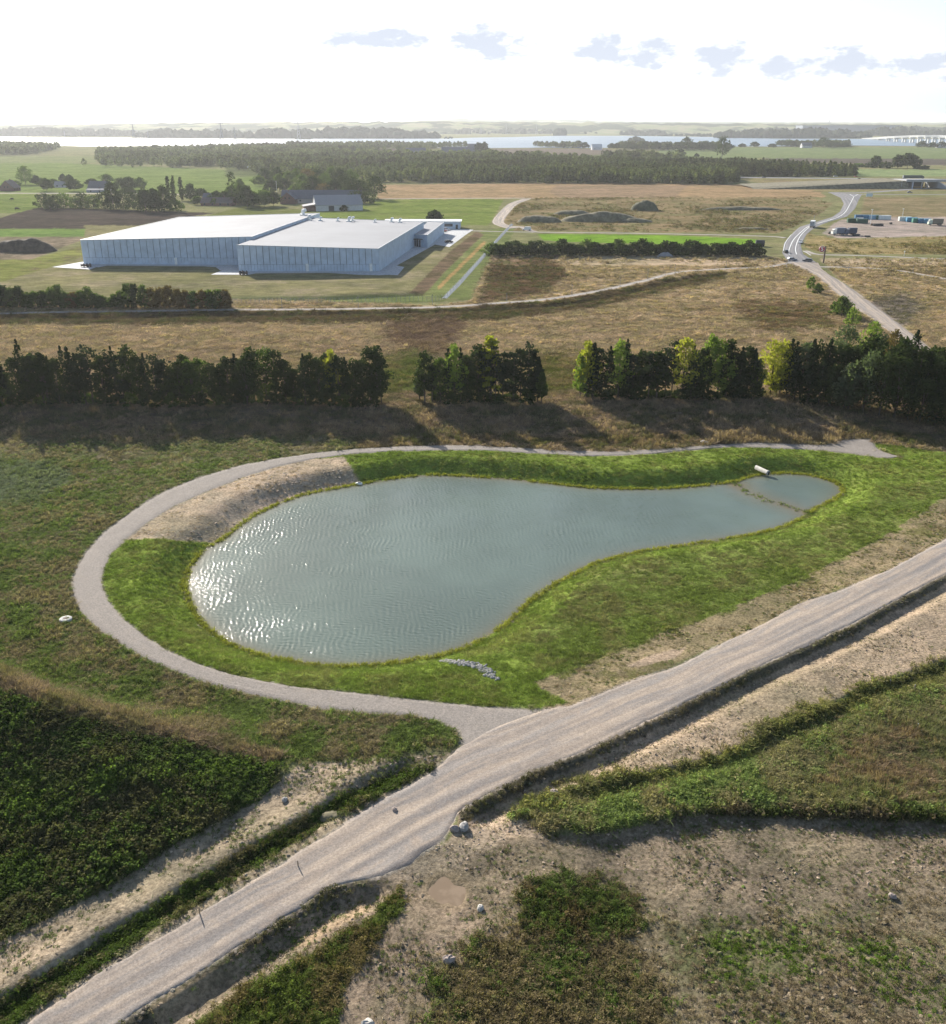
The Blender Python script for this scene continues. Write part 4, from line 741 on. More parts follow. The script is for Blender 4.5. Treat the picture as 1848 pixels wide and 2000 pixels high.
# trees on the far fields near the fjord
farf = [(190,200,Br,'dark',110,350),(60,230,Br,'dark',120,300),(120,240,Br,'dark',120,300),(230,240,Br,'dark',90,300),(1325,335,Br,'dark',80,425),(1490,330,Br,'dark',90,430),(1560,325,Br,'dark',110,432),(1610,335,Br,'dark',80,432),(1400,385,Bu,'dark',90,430),(1280,392,Bu,'dark',90,425),(1200,392,Bu,'green',90,420),(1640,410,Bu,'dark',60,435),(1690,408,Bu,'dark',60,437),(670,358,Bu,'green',30,380),(340,250,Br,'dark',50,278),(430,238,Br,'dark',60,277),(560,245,Br,'dark',60,277),(630,222,Br,'dark',90,270),(700,222,Br,'dark',100,272),(770,225,Br,'dark',90,272),(850,238,Br,'dark',90,270),(940,208,Br,'dark',110,280),(1020,228,Br,'dark',110,282),(1100,238,Br,'dark',90,282),(1665,228,Br,'dark',80,280),(1740,240,Br,'dark',80,280),(1810,235,Br,'dark',80,280)]
farf += [(x - 1634.5, t, s_, c_, w_, b_) for x, t, s_, c_, w_, b_ in [(650,243,Br,'dark',60,280),(760,230,Br,'dark',80,283),(810,240,Br,'dark',60,285),(1010,243,Br,'dark',60,290),(1050,240,Br,'dark',60,292),(1125,228,Br,'dark',90,295),(1185,250,Br,'dark',70,297),(1240,230,Br,'dark',70,295),(1340,238,Br,'dark',80,298),(1420,240,Br,'dark',90,298),(1560,202,Br,'dark',90,300),(1500,235,Br,'dark',90,298),(1620,240,Br,'dark',110,302),(1690,228,Br,'dark',100,302),(1635,318,Bu,'dark',30,345),(1515,292,Br,'dark',70,345),(30,240,Br,'dark',70,330),(70,238,Br,'dark',60,325),(1460,310,Bu,'dark',90,368),(1280,305,Bu,'dark',110,370)]]
for x, t, s_, c_, w_, b_ in farf: fb[x] = b_
row([(x, t, s_, c_, w_) for x, t, s_, c_, w_, b_ in farf], lambda x: fb[x], 1360, 214.9, 'on the far fields towards the fjord', 'trees on the far fields', 1.3, 1.4, .6)

# ------------------------------------------------------------------ instanced cover: grass, weeds, woods (stuff)
def proto(name, mesh): return bpy.data.objects.new(name, mesh)
def scatter(name, pts, rot, scl, idx, col, protos, label, cat_=None):
    coll = bpy.data.collections.new(name + '_shapes')
    for i, (nm, me_) in enumerate(protos): coll.objects.link(proto(f'{i:02d}_{nm}', me_))
    me = bpy.data.meshes.new(name); me.vertices.add(len(pts)); me.vertices.foreach_set('co', np.asarray(pts, np.float32).ravel())
    for nm, ty, key, dat in (('rot', 'FLOAT_VECTOR', 'vector', rot), ('scl', 'FLOAT_VECTOR', 'vector', scl), ('pick', 'INT', 'value', idx), ('col', 'FLOAT_COLOR', 'color', col)):
        a_ = me.attributes.new(nm, ty, 'POINT'); a_.data.foreach_set(key, np.asarray(dat, np.int32 if ty == 'INT' else np.float32).ravel())
    o = link(bpy.data.objects.new(name, me)); o['kind'] = 'stuff'; o['label'] = label; o['category'] = cat_ or 'vegetation'
    ng = bpy.data.node_groups.new(name + '_cover', 'GeometryNodeTree'); ng.interface.new_socket('Geometry', in_out='INPUT', socket_type='NodeSocketGeometry'); ng.interface.new_socket('Geometry', in_out='OUTPUT', socket_type='NodeSocketGeometry')
    N = ng.nodes; L = ng.links; gi = N.new('NodeGroupInput'); go = N.new('NodeGroupOutput'); ip = N.new('GeometryNodeInstanceOnPoints'); ci = N.new('GeometryNodeCollectionInfo')
    ci.inputs['Collection'].default_value = coll; ci.inputs['Separate Children'].default_value = True; ci.inputs['Reset Children'].default_value = True; ip.inputs['Pick Instance'].default_value = True
    def na(nm, ty):
        a_ = N.new('GeometryNodeInputNamedAttribute'); a_.data_type = ty; a_.inputs[0].default_value = nm; return a_.outputs['Attribute']
    L.new(gi.outputs[0], ip.inputs['Points']); L.new(ci.outputs[0], ip.inputs['Instance']); L.new(na('pick', 'INT'), ip.inputs['Instance Index'])
    L.new(na('rot', 'FLOAT_VECTOR'), ip.inputs['Rotation']); L.new(na('scl', 'FLOAT_VECTOR'), ip.inputs['Scale']); L.new(ip.outputs[0], go.inputs[0])
    md = o.modifiers.new('cover', 'NODES'); md.node_group = ng; return o
tuft_mat = leafmat('plant_tuft', (1, 1, 1), (1, 1, 1), True, .38)
soil_mat, T = mat('soil_clod'); b = T.n('ShaderNodeBsdfDiffuse', None, Color=T.n('ShaderNodeAttribute', {'attribute_name': 'col', 'attribute_type': 'INSTANCER'}).outputs['Color']); out(T, b.outputs[0])
def blades(n, lean, wd, seed, spread=.5, seg=2, hvar=.5):
    q = random.Random(seed); mb = MB()
    for i in range(n):
        a = q.random() * 6.28; r = spread * math.sqrt(q.random()); x, y = r * math.cos(a), r * math.sin(a); d = q.random() * 6.28; l = lean * q.uniform(.4, 1.3); h = q.uniform(1 - hvar, 1)
        px, py = -math.sin(d) * wd, math.cos(d) * wd; tx, ty = math.cos(d) * l, math.sin(d) * l
        o = [(x - px, y - py, 0), (x + px, y + py, 0), (x + tx * .35 + px * .8, y + ty * .35 + py * .8, h * .6), (x + tx * .35 - px * .8, y + ty * .35 - py * .8, h * .6), (x + tx, y + ty, h)]
        mb.add(o, [(0, 1, 2, 3), (3, 2, 4)])
    return mb.mesh('tuft', tuft_mat)
def leafy(n, seed, size, flatz=.2):
    q = np.random.default_rng(seed); c_ = q.uniform(-.5, .5, (n, 3)); c_[:, 2] = q.random(n) ** .8 * .9 + .05; c_[:, :2] *= (1.05 - .5 * c_[:, 2:3])
    nrm = q.normal(size=(n, 3)); nrm[:, 2] += flatz; nrm /= np.linalg.norm(nrm, axis=1)[:, None]; t = np.cross(nrm, q.normal(size=(n, 3))); t /= np.linalg.norm(t, axis=1)[:, None]
    return quads_mesh('weed', c_, t * size, np.cross(nrm, t) * size * .6, tuft_mat)
PR = [('tuft', blades(22, .5, .035, 1)), ('tuft', blades(20, .8, .035, 2)), ('weed', leafy(30, 3, .13)), ('weed', leafy(24, 4, .16, .8)), ('stalk', blades(16, .35, .022, 5, .45, hvar=.6)), ('clod', MB().blob((0, 0, .1), (.4, .4, .3), 3, 6, 4, .3).mesh('clod', soil_mat)), ('tuft', blades(26, 1.1, .03, 8, .5)), ('weed', leafy(22, 9, .12))]
#            keep  shapes                     height      width/height-ish
SP = {'patchy': (.93, (7, 0, 4, 4, 2, 5), (.08, .38), (.2, .55)), 'bankweed_shaded': (.8, (2, 4, 5, 7), (.15, .5), (.3, .7)), 'lawn': (.95, (0, 1, 6, 6), (.14, .34), (.35, .7)), 'rough': (.95, (0, 1, 4, 4, 2), (.18, .55), (.5, 1.0)), 'bankgrass': (.9, (1, 4, 4, 6), (.35, .95), (.7, 1.3)), 'reed': (1, (4, 1, 4), (.7, 1.3), (.7, 1.3)),
      'drytall': (1, (4, 4, 1), (.5, 1.0), (.6, 1.1)), 'scrub': (1, (2, 3, 7, 4), (.35, 1.0), (.6, 1.2)), 'sandweed': (.62, (7, 0, 3, 5, 4, 4), (.08, .34), (.2, .5)), 'bermveg': (.95, (2, 0, 7, 3), (.25, .6), (.45, .9)),
      'stubble': (.6, (7, 4, 5, 4, 4), (.08, .28), (.15, .38)), 'verge': (.6, (4, 6, 5, 0), (.07, .24), (.3, .6)), 'leafy': (1, (2, 1, 3, 1), (.3, .75), (.5, 1.1)), 'leafy2': (.95, (7, 0, 3, 2, 4, 5), (.08, .36), (.22, .6)),
      'dirtweed': (.79, (7, 4, 5, 4, 4, 0), (.06, .26), (.16, .42)), 'tallmix': (.95, (2, 1, 4, 7), (.2, .65), (.4, .95)), 'straw': (.5, (6, 4, 5), (.08, .22), (.3, .7)), 'dry': (.9, (4, 1, 4, 6), (.3, .75), (.9, 1.9)), 'dryfar': (.5, (1, 2), (.5, 1.0), (1.5, 3.0))}
yy = []
n_ = 300000; t = rng.random(n_ * 4); ycand = 40 + 400 * rng.random(n_ * 4)
dens = np.where(ycand < 80, 1.0, 6400 / ycand ** 2) * (50 + ycand)
keep = rng.random(n_ * 4) < dens / 131.0; ycand = ycand[keep][:330000]; xc = rng.uniform(-1, 1, len(ycand)) * (24 + .52 * ycand)
zc = H(xc, ycand); cA, cB, cm_, cr, ck = cover(xc, ycand, zc, rng.normal(0, 1, (2, len(xc))))
sel = np.zeros(len(xc), bool); pick = np.zeros(len(xc), int); hh = np.zeros(len(xc)); ww = np.zeros(len(xc)); u1 = rng.random(len(xc)); pat = fbm(xc, ycand, 5, 3)
for ki, key in enumerate(ZK):
    if key not in SP: continue
    pr, shp, (h0, h1), (w0, w1) = SP[key]; m_ = ck == ki
    thr = pr * (1 if pr > .8 else np.clip((pat - .30) * 3.2, .15, 2.2)); sel |= m_ & (u1 < thr)
    pick[m_] = np.array(shp)[rng.integers(0, len(shp), m_.sum())]; far_ = np.clip(ycand[m_] / 150, 1, 1.7)
    k = .55 + .9 * np.clip(pat[m_] * 1.6 - .3, 0, 1); hh[m_] = (h0 + (h1 - h0) * rng.random(m_.sum()) ** 1.5) * k; ww[m_] = rng.uniform(w0, w1, m_.sum()) * far_
# coarse heath plants farther out
xs, ysel, zs = xc[sel], ycand[sel], zc[sel]; mixn = fbm(xs, ysel, 3.5, 3) + (rng.random(len(xs)) - .5) * .35
bsh = sstep(.45, .57, mixn + (cm_[sel] - .45) * .5)[:, None]; colr = (cA[sel] * (1 - bsh) + cB[sel] * bsh) * rng.uniform(.6, 1.45, len(xs))[:, None]
isw = np.isin(pick[sel], (0, 2, 3, 7)) & np.isin(ck[sel], [ZK.index(k) for k in ('sandweed', 'stubble', 'dirtweed', 'verge')])
colr[isw] = np.array([.10, .14, .045]) * rng.uniform(.6, 1.5, isw.sum())[:, None]; stk = (pick[sel] == 4) & np.isin(ck[sel], [ZK.index(k) for k in ('sandweed', 'stubble', 'dirtweed')]); colr[stk] = np.array([.13, .10, .07]) * rng.uniform(.6, 1.4, stk.sum())[:, None]
def out_scatter(name, m_, label):
    n = int(m_.sum()); rt = np.stack([rng.normal(0, .12, n), rng.normal(0, .12, n), rng.uniform(0, 6.28, n)], 1)
    sc3 = np.stack([ww[sel][m_], ww[sel][m_], hh[sel][m_]], 1); pts = np.stack([xs[m_], ysel[m_], zs[m_] - .03], 1)
    scatter(name, pts, rt, sc3, pick[sel][m_], np.concatenate([colr[m_], np.ones((n, 1))], 1), PR, label)
ks = ck[sel]; isl = ks == ZK.index('lawn'); bare = np.isin(ks, [ZK.index(k) for k in ('sandweed', 'stubble', 'dirtweed', 'verge', 'straw')])
wild = np.isin(ks, [ZK.index(k) for k in ('dry', 'dryfar', 'bankgrass', 'reed', 'drytall')])
nh = 60000; hx, hy = rng.uniform(-1, 1, nh), rng.uniform(395, 960, nh); hx = hx * (24 + .52 * hy); hz0 = H(hx, hy); hA, hB, hm_, hr_, hk = cover(hx, hy, hz0); pt = fbm(hx, hy, 34, 4)
ok_ = (np.isin(hk, [ZK.index('dryfar'), ZK.index('dry')]) & (rng.random(nh) < np.clip((pt - .36) * 4, .12, 1)))
hx, hy, hz0, hB, hA, pt = hx[ok_], hy[ok_], hz0[ok_], hB[ok_], hA[ok_], pt[ok_]; n = len(hx); hc = np.where(rng.random(n)[:, None] < .6, hB, hA) * rng.uniform(.45, 1.15, n)[:, None]; hs = rng.uniform(.4, 1.3, n) * (.5 + pt)
scatter('heath_scrub', np.stack([hx, hy, hz0 - .05], 1), np.stack([np.zeros(n), np.zeros(n), rng.uniform(0, 6.28, n)], 1), np.stack([hs * 3.2, hs * 2.4, hs], 1), rng.choice([2, 3, 7], n), np.concatenate([hc, np.ones((n, 1))], 1), PR, 'low olive and brown scrub scattered over the far heath fields')
out_scatter('lawn_grass', isl, 'short bright green grass on the banks round the pond')
out_scatter('dry_grass', wild, 'dry tan and olive grass on the fields and slopes behind the pond')
out_scatter('sparse_weeds', bare, 'sparse weeds and clods scattered over the bare sandy soil')
out_scatter('rough_weeds', ~(isl | wild | bare), 'rough green and brown weeds on the mound and unmown ground')
# fringe of sedge along the water's edge
pe, tt = resample(pondW + pondW[:1], 3600); pe = pe + rng.normal(0, .28, pe.shape); zz = H(pe[:, 0], pe[:, 1]); kp = (zz > PZ - .12) & (rng.random(len(zz)) < .85) & (fbm(pe[:, 0], pe[:, 1], 3, 2) > .3)
pe, zz = pe[kp], zz[kp]; n = len(pe); hs = rng.uniform(.2, .6, n)
scatter('shore_grass', np.stack([pe[:, 0], pe[:, 1], zz - .03], 1), np.stack([np.zeros(n), np.zeros(n), rng.uniform(0, 6.28, n)], 1), np.stack([rng.uniform(.4, .8, n)] * 2 + [hs], 1), rng.choice([0, 1, 4], n),
        np.concatenate([np.array([.30, .31, .06]) * rng.uniform(.6, 1.3, n)[:, None], np.ones((n, 1))], 1), PR, 'yellowish sedge fringe growing along the water edge of the pond')

bp, _ = resample(barW, 260); bp = bp + rng.normal(0, .45, bp.shape); kb = rng.random(260) < .3; bp = bp[kb]; n = len(bp); hs = rng.uniform(.15, .5, n)
scatter('bar_reeds', np.stack([bp[:, 0], bp[:, 1], H(bp[:, 0], bp[:, 1]) - .02], 1), np.stack([np.zeros(n), np.zeros(n), rng.uniform(0, 6.28, n)], 1), np.stack([rng.uniform(.3, .7, n)] * 2 + [hs], 1), rng.choice([0, 1, 2], n), np.concatenate([np.array([.14, .19, .05]) * rng.uniform(.6, 1.3, n)[:, None], np.ones((n, 1))], 1), PR, 'sparse reeds on the low mud bar cutting off the small pool')
# far woods
def wood_proto(shape, seed, colour_inst):
    C, Rr, mb, n = tree_geo(shape, 7.5, 11, seed, .16); pp = leaves(C, Rr, max(5, n // 2), .95, seed); return quads_mesh('wood_tree', *pp, colour_inst)
wood_mat = leafmat('woodland_foliage', (1, 1, 1), (1, 1, 1), True, .3)
WP = [('tree', wood_proto('broad', 1, wood_mat)), ('tree', wood_proto('broad', 2, wood_mat)), ('tree', wood_proto('spruce', 3, wood_mat)), ('tree', wood_proto('poplar', 4, wood_mat))]
def wood(name, polys, spacing, h, label, mix=(0, 0, 1), seed=0, far_=1.0):
    P_, S_, C_ = [], [], []; q = np.random.default_rng(seed + 40)
    for poly in polys:
        wx, wy = at([p[0] for p in poly], [p[1] for p in poly]); x0, x1, y0, y1 = wx.min(), wx.max(), wy.min(), wy.max()
        n = int((x1 - x0) * (y1 - y0) / spacing ** 2); x = q.uniform(x0, x1, n); y = q.uniform(y0, y1, n); k = (poly_sd(x, y, list(zip(wx, wy))) > 0) & (fbm(x, y, 95, 2) > (.40 if 'far' in name else .22)); x, y = x[k], y[k]
        s = q.uniform(.75, 1.2, len(x)) * h / 11 * (1 + .35 * (fbm(x, y, 120, 3) - .5)); P_.append(np.stack([x, y, np.zeros(len(x))], 1)); S_.append(s)
        base = np.array([.085, .105, .048]) * (1 - fbm(x, y, 90, 3)[:, None]) * 1.8 + np.array([.10, .095, .04]) * fbm(x, y, 60, 3)[:, None] * .7
        C_.append(base * q.uniform(.7, 1.35, len(x))[:, None])
    P_, S_, C_ = np.concatenate(P_), np.concatenate(S_), np.concatenate(C_); n = len(P_)
    scatter(name, P_, np.stack([np.zeros(n), np.zeros(n), q.uniform(0, 6.28, n)], 1), np.stack([S_ * far_, S_ * far_, S_], 1), q.choice(mix, n), np.concatenate([C_, np.ones((n, 1))], 1), WP, label, 'woodland')
wood('woodland', [[(735,356),(1000,357.5),(1430,360.5),(1443,356),(1441,345),(1600,345.5),(1672,345),(1665,338),(1500,327),(1380,321),(1250,322),(1000,318),(820,328),(700,345),(690,352)]], 7.2, 11.5, 'dense plantation wood forming one long mass beyond the stubble fields', (0, 1, 2), 1)
wood('far_woodland', [[(150,323),(290,324),(450,331),(640,336),(740,342),(720,352),(640,350),(560,345),(470,334),(300,327),(150,326)], [(460,300),(560,296),(700,296),(840,297),(720,306),(900,309),(1000,312),(1300,306),(1340,309),(1330,316),(1000,322),(700,330),(560,333),(460,330),(200,324),(190,314),(300,304)],
     [(190,300),(520,290),(560,292),(700,298),(640,300),(480,306),(190,316)]], 12, 13, 'mixed far woods left of the middle between the farms and the fjord', (0, 1, 0, 3), 2, 1.2)
wood('shore_woodland', [[(-600,287),(0,288),(118,291),(100,297),(60,303),(0,304),(-600,306)], [(940,287.5),(820,287),(705,287),(640,288),(560,287.5),(560,291),(820,291.5)], [(1040,287),(1100,287),(1140,290),(1090,291)], [(1198,289),(1400,289),(1420,293),(1300,294),(1205,292)], [(1510,285),(1560,284),(1665,285),(1660,289),(1560,288)]], 14, 15, 'dark woods standing along the near shore of the fjord', (0, 1, 1), 3, 1.2)

# ------------------------------------------------------------------ warehouse
steel = plain('grey_concrete_panel', (.50, .58, .68), .8, var=.10, scale=.35); steel2 = plain('dark_joint', (.13, .15, .17), .9); roofm = plain('pale_roof_membrane', (.26, .265, .29), .85, var=.07, scale=.05)
capm = plain('galvanised_trim', (.5, .52, .55), .5); white = plain('white_paint', (.78, .78, .76), .6); glass = plain('dark_glass', (.04, .05, .06), .15, spec=.6); darkm = plain('dark_metal', (.05, .055, .06), .6)
wh = thing('warehouse', 'large windowless pale grey panelled warehouse with two joined flat-roofed halls', 'warehouse', (-95, 430, 0))
OX, OY = -95, 430
def part(name, mb, m_, parent=wh, smooth=False):
    mb.v = [(x - OX, y - OY, z) for x, y, z in mb.v]; return obj(name, mb, m_, parent, smooth)
def qslab(pts, z0, z1):
    mb = MB(); n = len(pts); za = z0 if hasattr(z0, '__len__') else [z0] * n; zb = z1 if hasattr(z1, '__len__') else [z1] * n
    mb.add([(x, y, z) for (x, y), z in zip(pts, za)] + [(x, y, z) for (x, y), z in zip(pts, zb)], [tuple(range(n - 1, -1, -1)), tuple(range(n, 2 * n))] + [(i, (i + 1) % n, n + (i + 1) % n, n + i) for i in range(n)]); return mb
A_ = dict(FL=(-101.7, 420.3), FR=(-41.0, 421.2), BR=(-27.2, 541), BL=(-88.7, 546)); B_ = dict(FL=(-177.8, 443.5), FR=(-99.6, 441), BR=(-87, 561), BL=(-165, 556))
ztop = 9.6; ztl = 11.3; zl, zr = 10.8, 12.5
def inset(pts, d): cx_ = sum(p[0] for p in pts) / len(pts); cy_ = sum(p[1] for p in pts) / len(pts); return [(cx_ + (x - cx_) * (1 - d), cy_ + (y - cy_) * (1 - d)) for x, y in pts]
PA = [A_[k] for k in ('FL', 'FR', 'BR', 'BL')]; PB = [B_[k] for k in ('FL', 'FR', 'BR', 'BL')]
part('wall_core', qslab(inset(PA, .006), -.5, [ztl - .35, ztop - .35, ztop - .35, ztl - .35]), steel2); part('wall_core', qslab(inset(PB, .006), -.5, [zl - .35, zr - .35, zr - .35, zl - .35]), steel2)
part('roof', qslab(inset(PA, .005), [ztl - .34, ztop - .34, ztop - .34, ztl - .34], [ztl - .05, ztop - .05, ztop - .05, ztl - .05]), roofm); part('roof', qslab(inset(PB, .005), [zl - .34, zr - .34, zr - .34, zl - .34], [zl - .05, zr - .05, zr - .05, zl - .05]), roofm)
def seg_box(p, q, z0, z1, th, z1b=None, gap=.0):
    dx, dy = q[0] - p[0], q[1] - p[1]; l = math.hypot(dx, dy); dx /= l; dy /= l; nx, ny = dy, -dx; p = (p[0] + dx * gap, p[1] + dy * gap); q = (q[0] - dx * gap, q[1] - dy * gap); z1b = z1 if z1b is None else z1b
    return qslab([(p[0] - nx * th / 2, p[1] - ny * th / 2), (q[0] - nx * th / 2, q[1] - ny * th / 2), (q[0] + nx * th / 2, q[1] + ny * th / 2), (p[0] + nx * th / 2, p[1] + ny * th / 2)], z0, [z1, z1b, z1b, z1])
lerp = lambda p, q, t: (p[0] + (q[0] - p[0]) * t, p[1] + (q[1] - p[1]) * t)
def panels(p, q, n, za, zb, split=3.1):
    for i in range(n):
        a, b_ = lerp(p, q, i / n), lerp(p, q, (i + 1) / n); z0, z1 = za + (zb - za) * i / n, za + (zb - za) * (i + 1) / n
        part('wall_panel', seg_box(a, b_, split + .05, z0 - .12, .30, z1 - .12, .11), steel)
        if split > 0:
            for k in (0, 1): part('base_panel', seg_box(lerp(a, b_, k / 2), lerp(a, b_, (k + 1) / 2), -.4, split - .05, .30, None, .05), steel)
panels(A_['FL'], A_['FR'], 22, ztl, ztop); panels(B_['FL'], lerp(B_['FL'], B_['FR'], 1), 26, zl, zr); panels(A_['FR'], A_['BR'], 36, ztop, ztop, -.3)
panels(A_['BR'], A_['BL'], 6, ztop, ztl, -.3); panels(B_['BR'], B_['BL'], 6, zr, zl, -.3); panels(B_['BL'], B_['FL'], 12, zl, zl, -.3); panels(B_['FR'], B_['BR'], 20, zr, zr, -.3)
for p, q, a, b_ in ((A_['FL'], A_['FR'], ztl, ztop), (A_['FR'], A_['BR'], ztop, ztop), (A_['BR'], A_['BL'], ztop, ztl), (B_['FL'], B_['FR'], zl, zr), (B_['FR'], B_['BR'], zr, zr), (B_['BR'], B_['BL'], zr, zl), (B_['BL'], B_['FL'], zl, zl)):
    mb = seg_box(p, q, 0, 0, .42); mb.v = [(x, y, z) for x, y, z in mb.v]; n = 4; zz_ = [a, b_, b_, a]; mb.v = [(mb.v[i][0], mb.v[i][1], zz_[i % 4] + (-.12 if i < 4 else .12)) for i in range(8)]; part('roof_edge', mb, capm)
for t in (.49, .945):
    a = lerp(A_['FL'], A_['FR'], t); part('door', qslab([(a[0] - .6, a[1] - .28), (a[0] + .6, a[1] - .28), (a[0] + .6, a[1] + .1), (a[0] - .6, a[1] + .1)], .0, 3.4), white)
a = lerp(B_['FL'], B_['FR'], .545); part('door', qslab([(a[0] - .6, a[1] - .28), (a[0] + .6, a[1] - .28), (a[0] + .6, a[1] + .1), (a[0] - .6, a[1] + .1)], .0, 3.2), white)
# roof vents seen along the back edge
for i, (zx, zy, s_, hall) in enumerate([(612,145,1.1,0),(740,148,1.0,0),(822,150,1.4,0),(862,136,1.3,0),(845,146,.8,0),(1014,157,.9,0),(1140,152,1.3,0),(1198,158,1.2,0),(527,140,1.5,0),(480,96,1.5,1),(487,104,1.8,1)]):
    z0 = (ztop + (ztl - ztop) * max(0, min(1, (1358 - zx) / 790))) if not hall else zr; xd, yd = 464 + zx * .2643, 390.7 + zy * .2643 + 1.5; x, y = at(xd, yd, z0); x, y = float(x), float(y)
    if not hall: y = min(y, 536)
    mb = MB().tube((x, y, z0 - .2), (x, y, z0 + 1.2 * s_), .45 * s_, None, 10).tube((x, y, z0 + 1.2 * s_), (x + .9 * s_, y - .3, z0 + 1.5 * s_), .5 * s_, .42 * s_, 10).box((x, y, z0 + .1), (1.8 * s_, 1.8 * s_, .5)); part('roof_vent', mb, white, smooth=False)
# annex with entrance
an = [at(zx * .2643 + 464, 390.7 + zy * .2643, 0) for zx, zy in ((1318, 333), (1410, 337), (1508, 267))]; an = [(float(a), float(b_)) for a, b_ in an]
P0 = (-31.0, 512.0); P1_ = (an[1][0], 505.0); P2_ = (an[2][0] + 1, 574.0); P3_ = (-26.5, 580.0); PC = [P0, P1_, P2_, P3_]
part('annex_wall', qslab(inset(PC, .02), -.5, 6.0), steel); part('annex_roof', qslab(inset(PC, .022), 6.0, 6.2), roofm)
for p, q in ((P0, P1_), (P1_, P2_), (P2_, P3_)):
    n = max(2, int(math.hypot(q[0] - p[0], q[1] - p[1]) / 2.8))
    for i in range(n): part('annex_panel', seg_box(lerp(p, q, i / n), lerp(p, q, (i + 1) / n), -.3, 6.1, .25, None, .06), steel)
    part('annex_edge', seg_box(p, q, 6.12, 6.5, .4), capm)
for k in (.12, .3, .48): a = lerp(P0, P1_, k); part('entrance_window', qslab([(a[0] - .75, a[1] - .35), (a[0] + .75, a[1] - .35), (a[0] + .75, a[1] + .1), (a[0] - .75, a[1] + .1)], .2, 3.6), glass)
a = lerp(P0, P1_, .3); part('entrance_canopy', MB().box((a[0], a[1] - 1.2, 4.0), (9, 2.4, .3), -.1), darkm)
# gatehouse beyond
gx_, gy_, _ = P1(870, 449); gh = thing('gatehouse', 'low flat pale building with white roof edge behind the warehouse annex', 'building', (gx_, gy_ + 12, 0), -.03)
obj('wall', MB().box((-14, 0, 1.8), (46, 12, 4.2)), steel, gh); obj('roof', MB().box((-14, 0, 4.2), (47.5, 13, .6)), white, gh); obj('window', MB().box((2, -6.03, 2.2), (5, .1, 1.6)), glass, gh); obj('door', MB().box((7, -6.03, 1.2), (1.4, .12, 2.6)), darkm, gh)
sx, sy, _ = P1(879, 445.5); sh = thing('storage_shed', 'small dark shed standing at the end of the gatehouse', 'shed', (sx, sy + 10, 0)); obj('wall', MB().box((0, 0, 1.5), (6, 5, 3)), darkm, sh); obj('roof', MB().prism([(-3.3, 3), (3.3, 3), (3.3, 3.2), (-3.3, 3.6)], -2.8, 2.8), darkm, sh)
# rows of young shrubs and fence lines
fence_mat = plain('grey_wire', (.36, .38, .40), .6); postm = plain('galvanised_post', (.30, .31, .33), .6)
def fence(pts, n, label, h=1.9):
    px, py, _ = P([p[0] for p in pts], [p[1] for p in pts]); pp, _ = resample(list(zip(px, py)), n); zz = H(pp[:, 0], pp[:, 1]); t = thing('wire_fence', label, 'fence', (pp[0][0], pp[0][1], zz[0]))
    L0 = np.array([pp[0][0], pp[0][1], zz[0]]); Q = np.stack([pp[:, 0], pp[:, 1], zz], 1) - L0; pm = MB().tube((0, 0, -.2), (0, 0, h), .05, None, 5).mesh('post', postm)
    for q in Q: o = obj('post', pm, None, t); o.location = q
    mb = MB()
    for a, b_ in zip(Q[:-1], Q[1:]):
        for k in (.15, .6, 1.05, 1.5, h - .08): mb.tube(a + (0, 0, k), b_ + (0, 0, k), .012, None, 3, False)
    obj('wire', mb, fence_mat, t)
fence([(455,594),(700,591),(855,588),(868,585)], 50, 'thin wire fence below the warehouse lawn beside the field road')
fence([(868,585),(905,547),(945,502),(980,462),(1000,440)], 40, 'thin wire fence running up beside the blue-grey gravel strip')

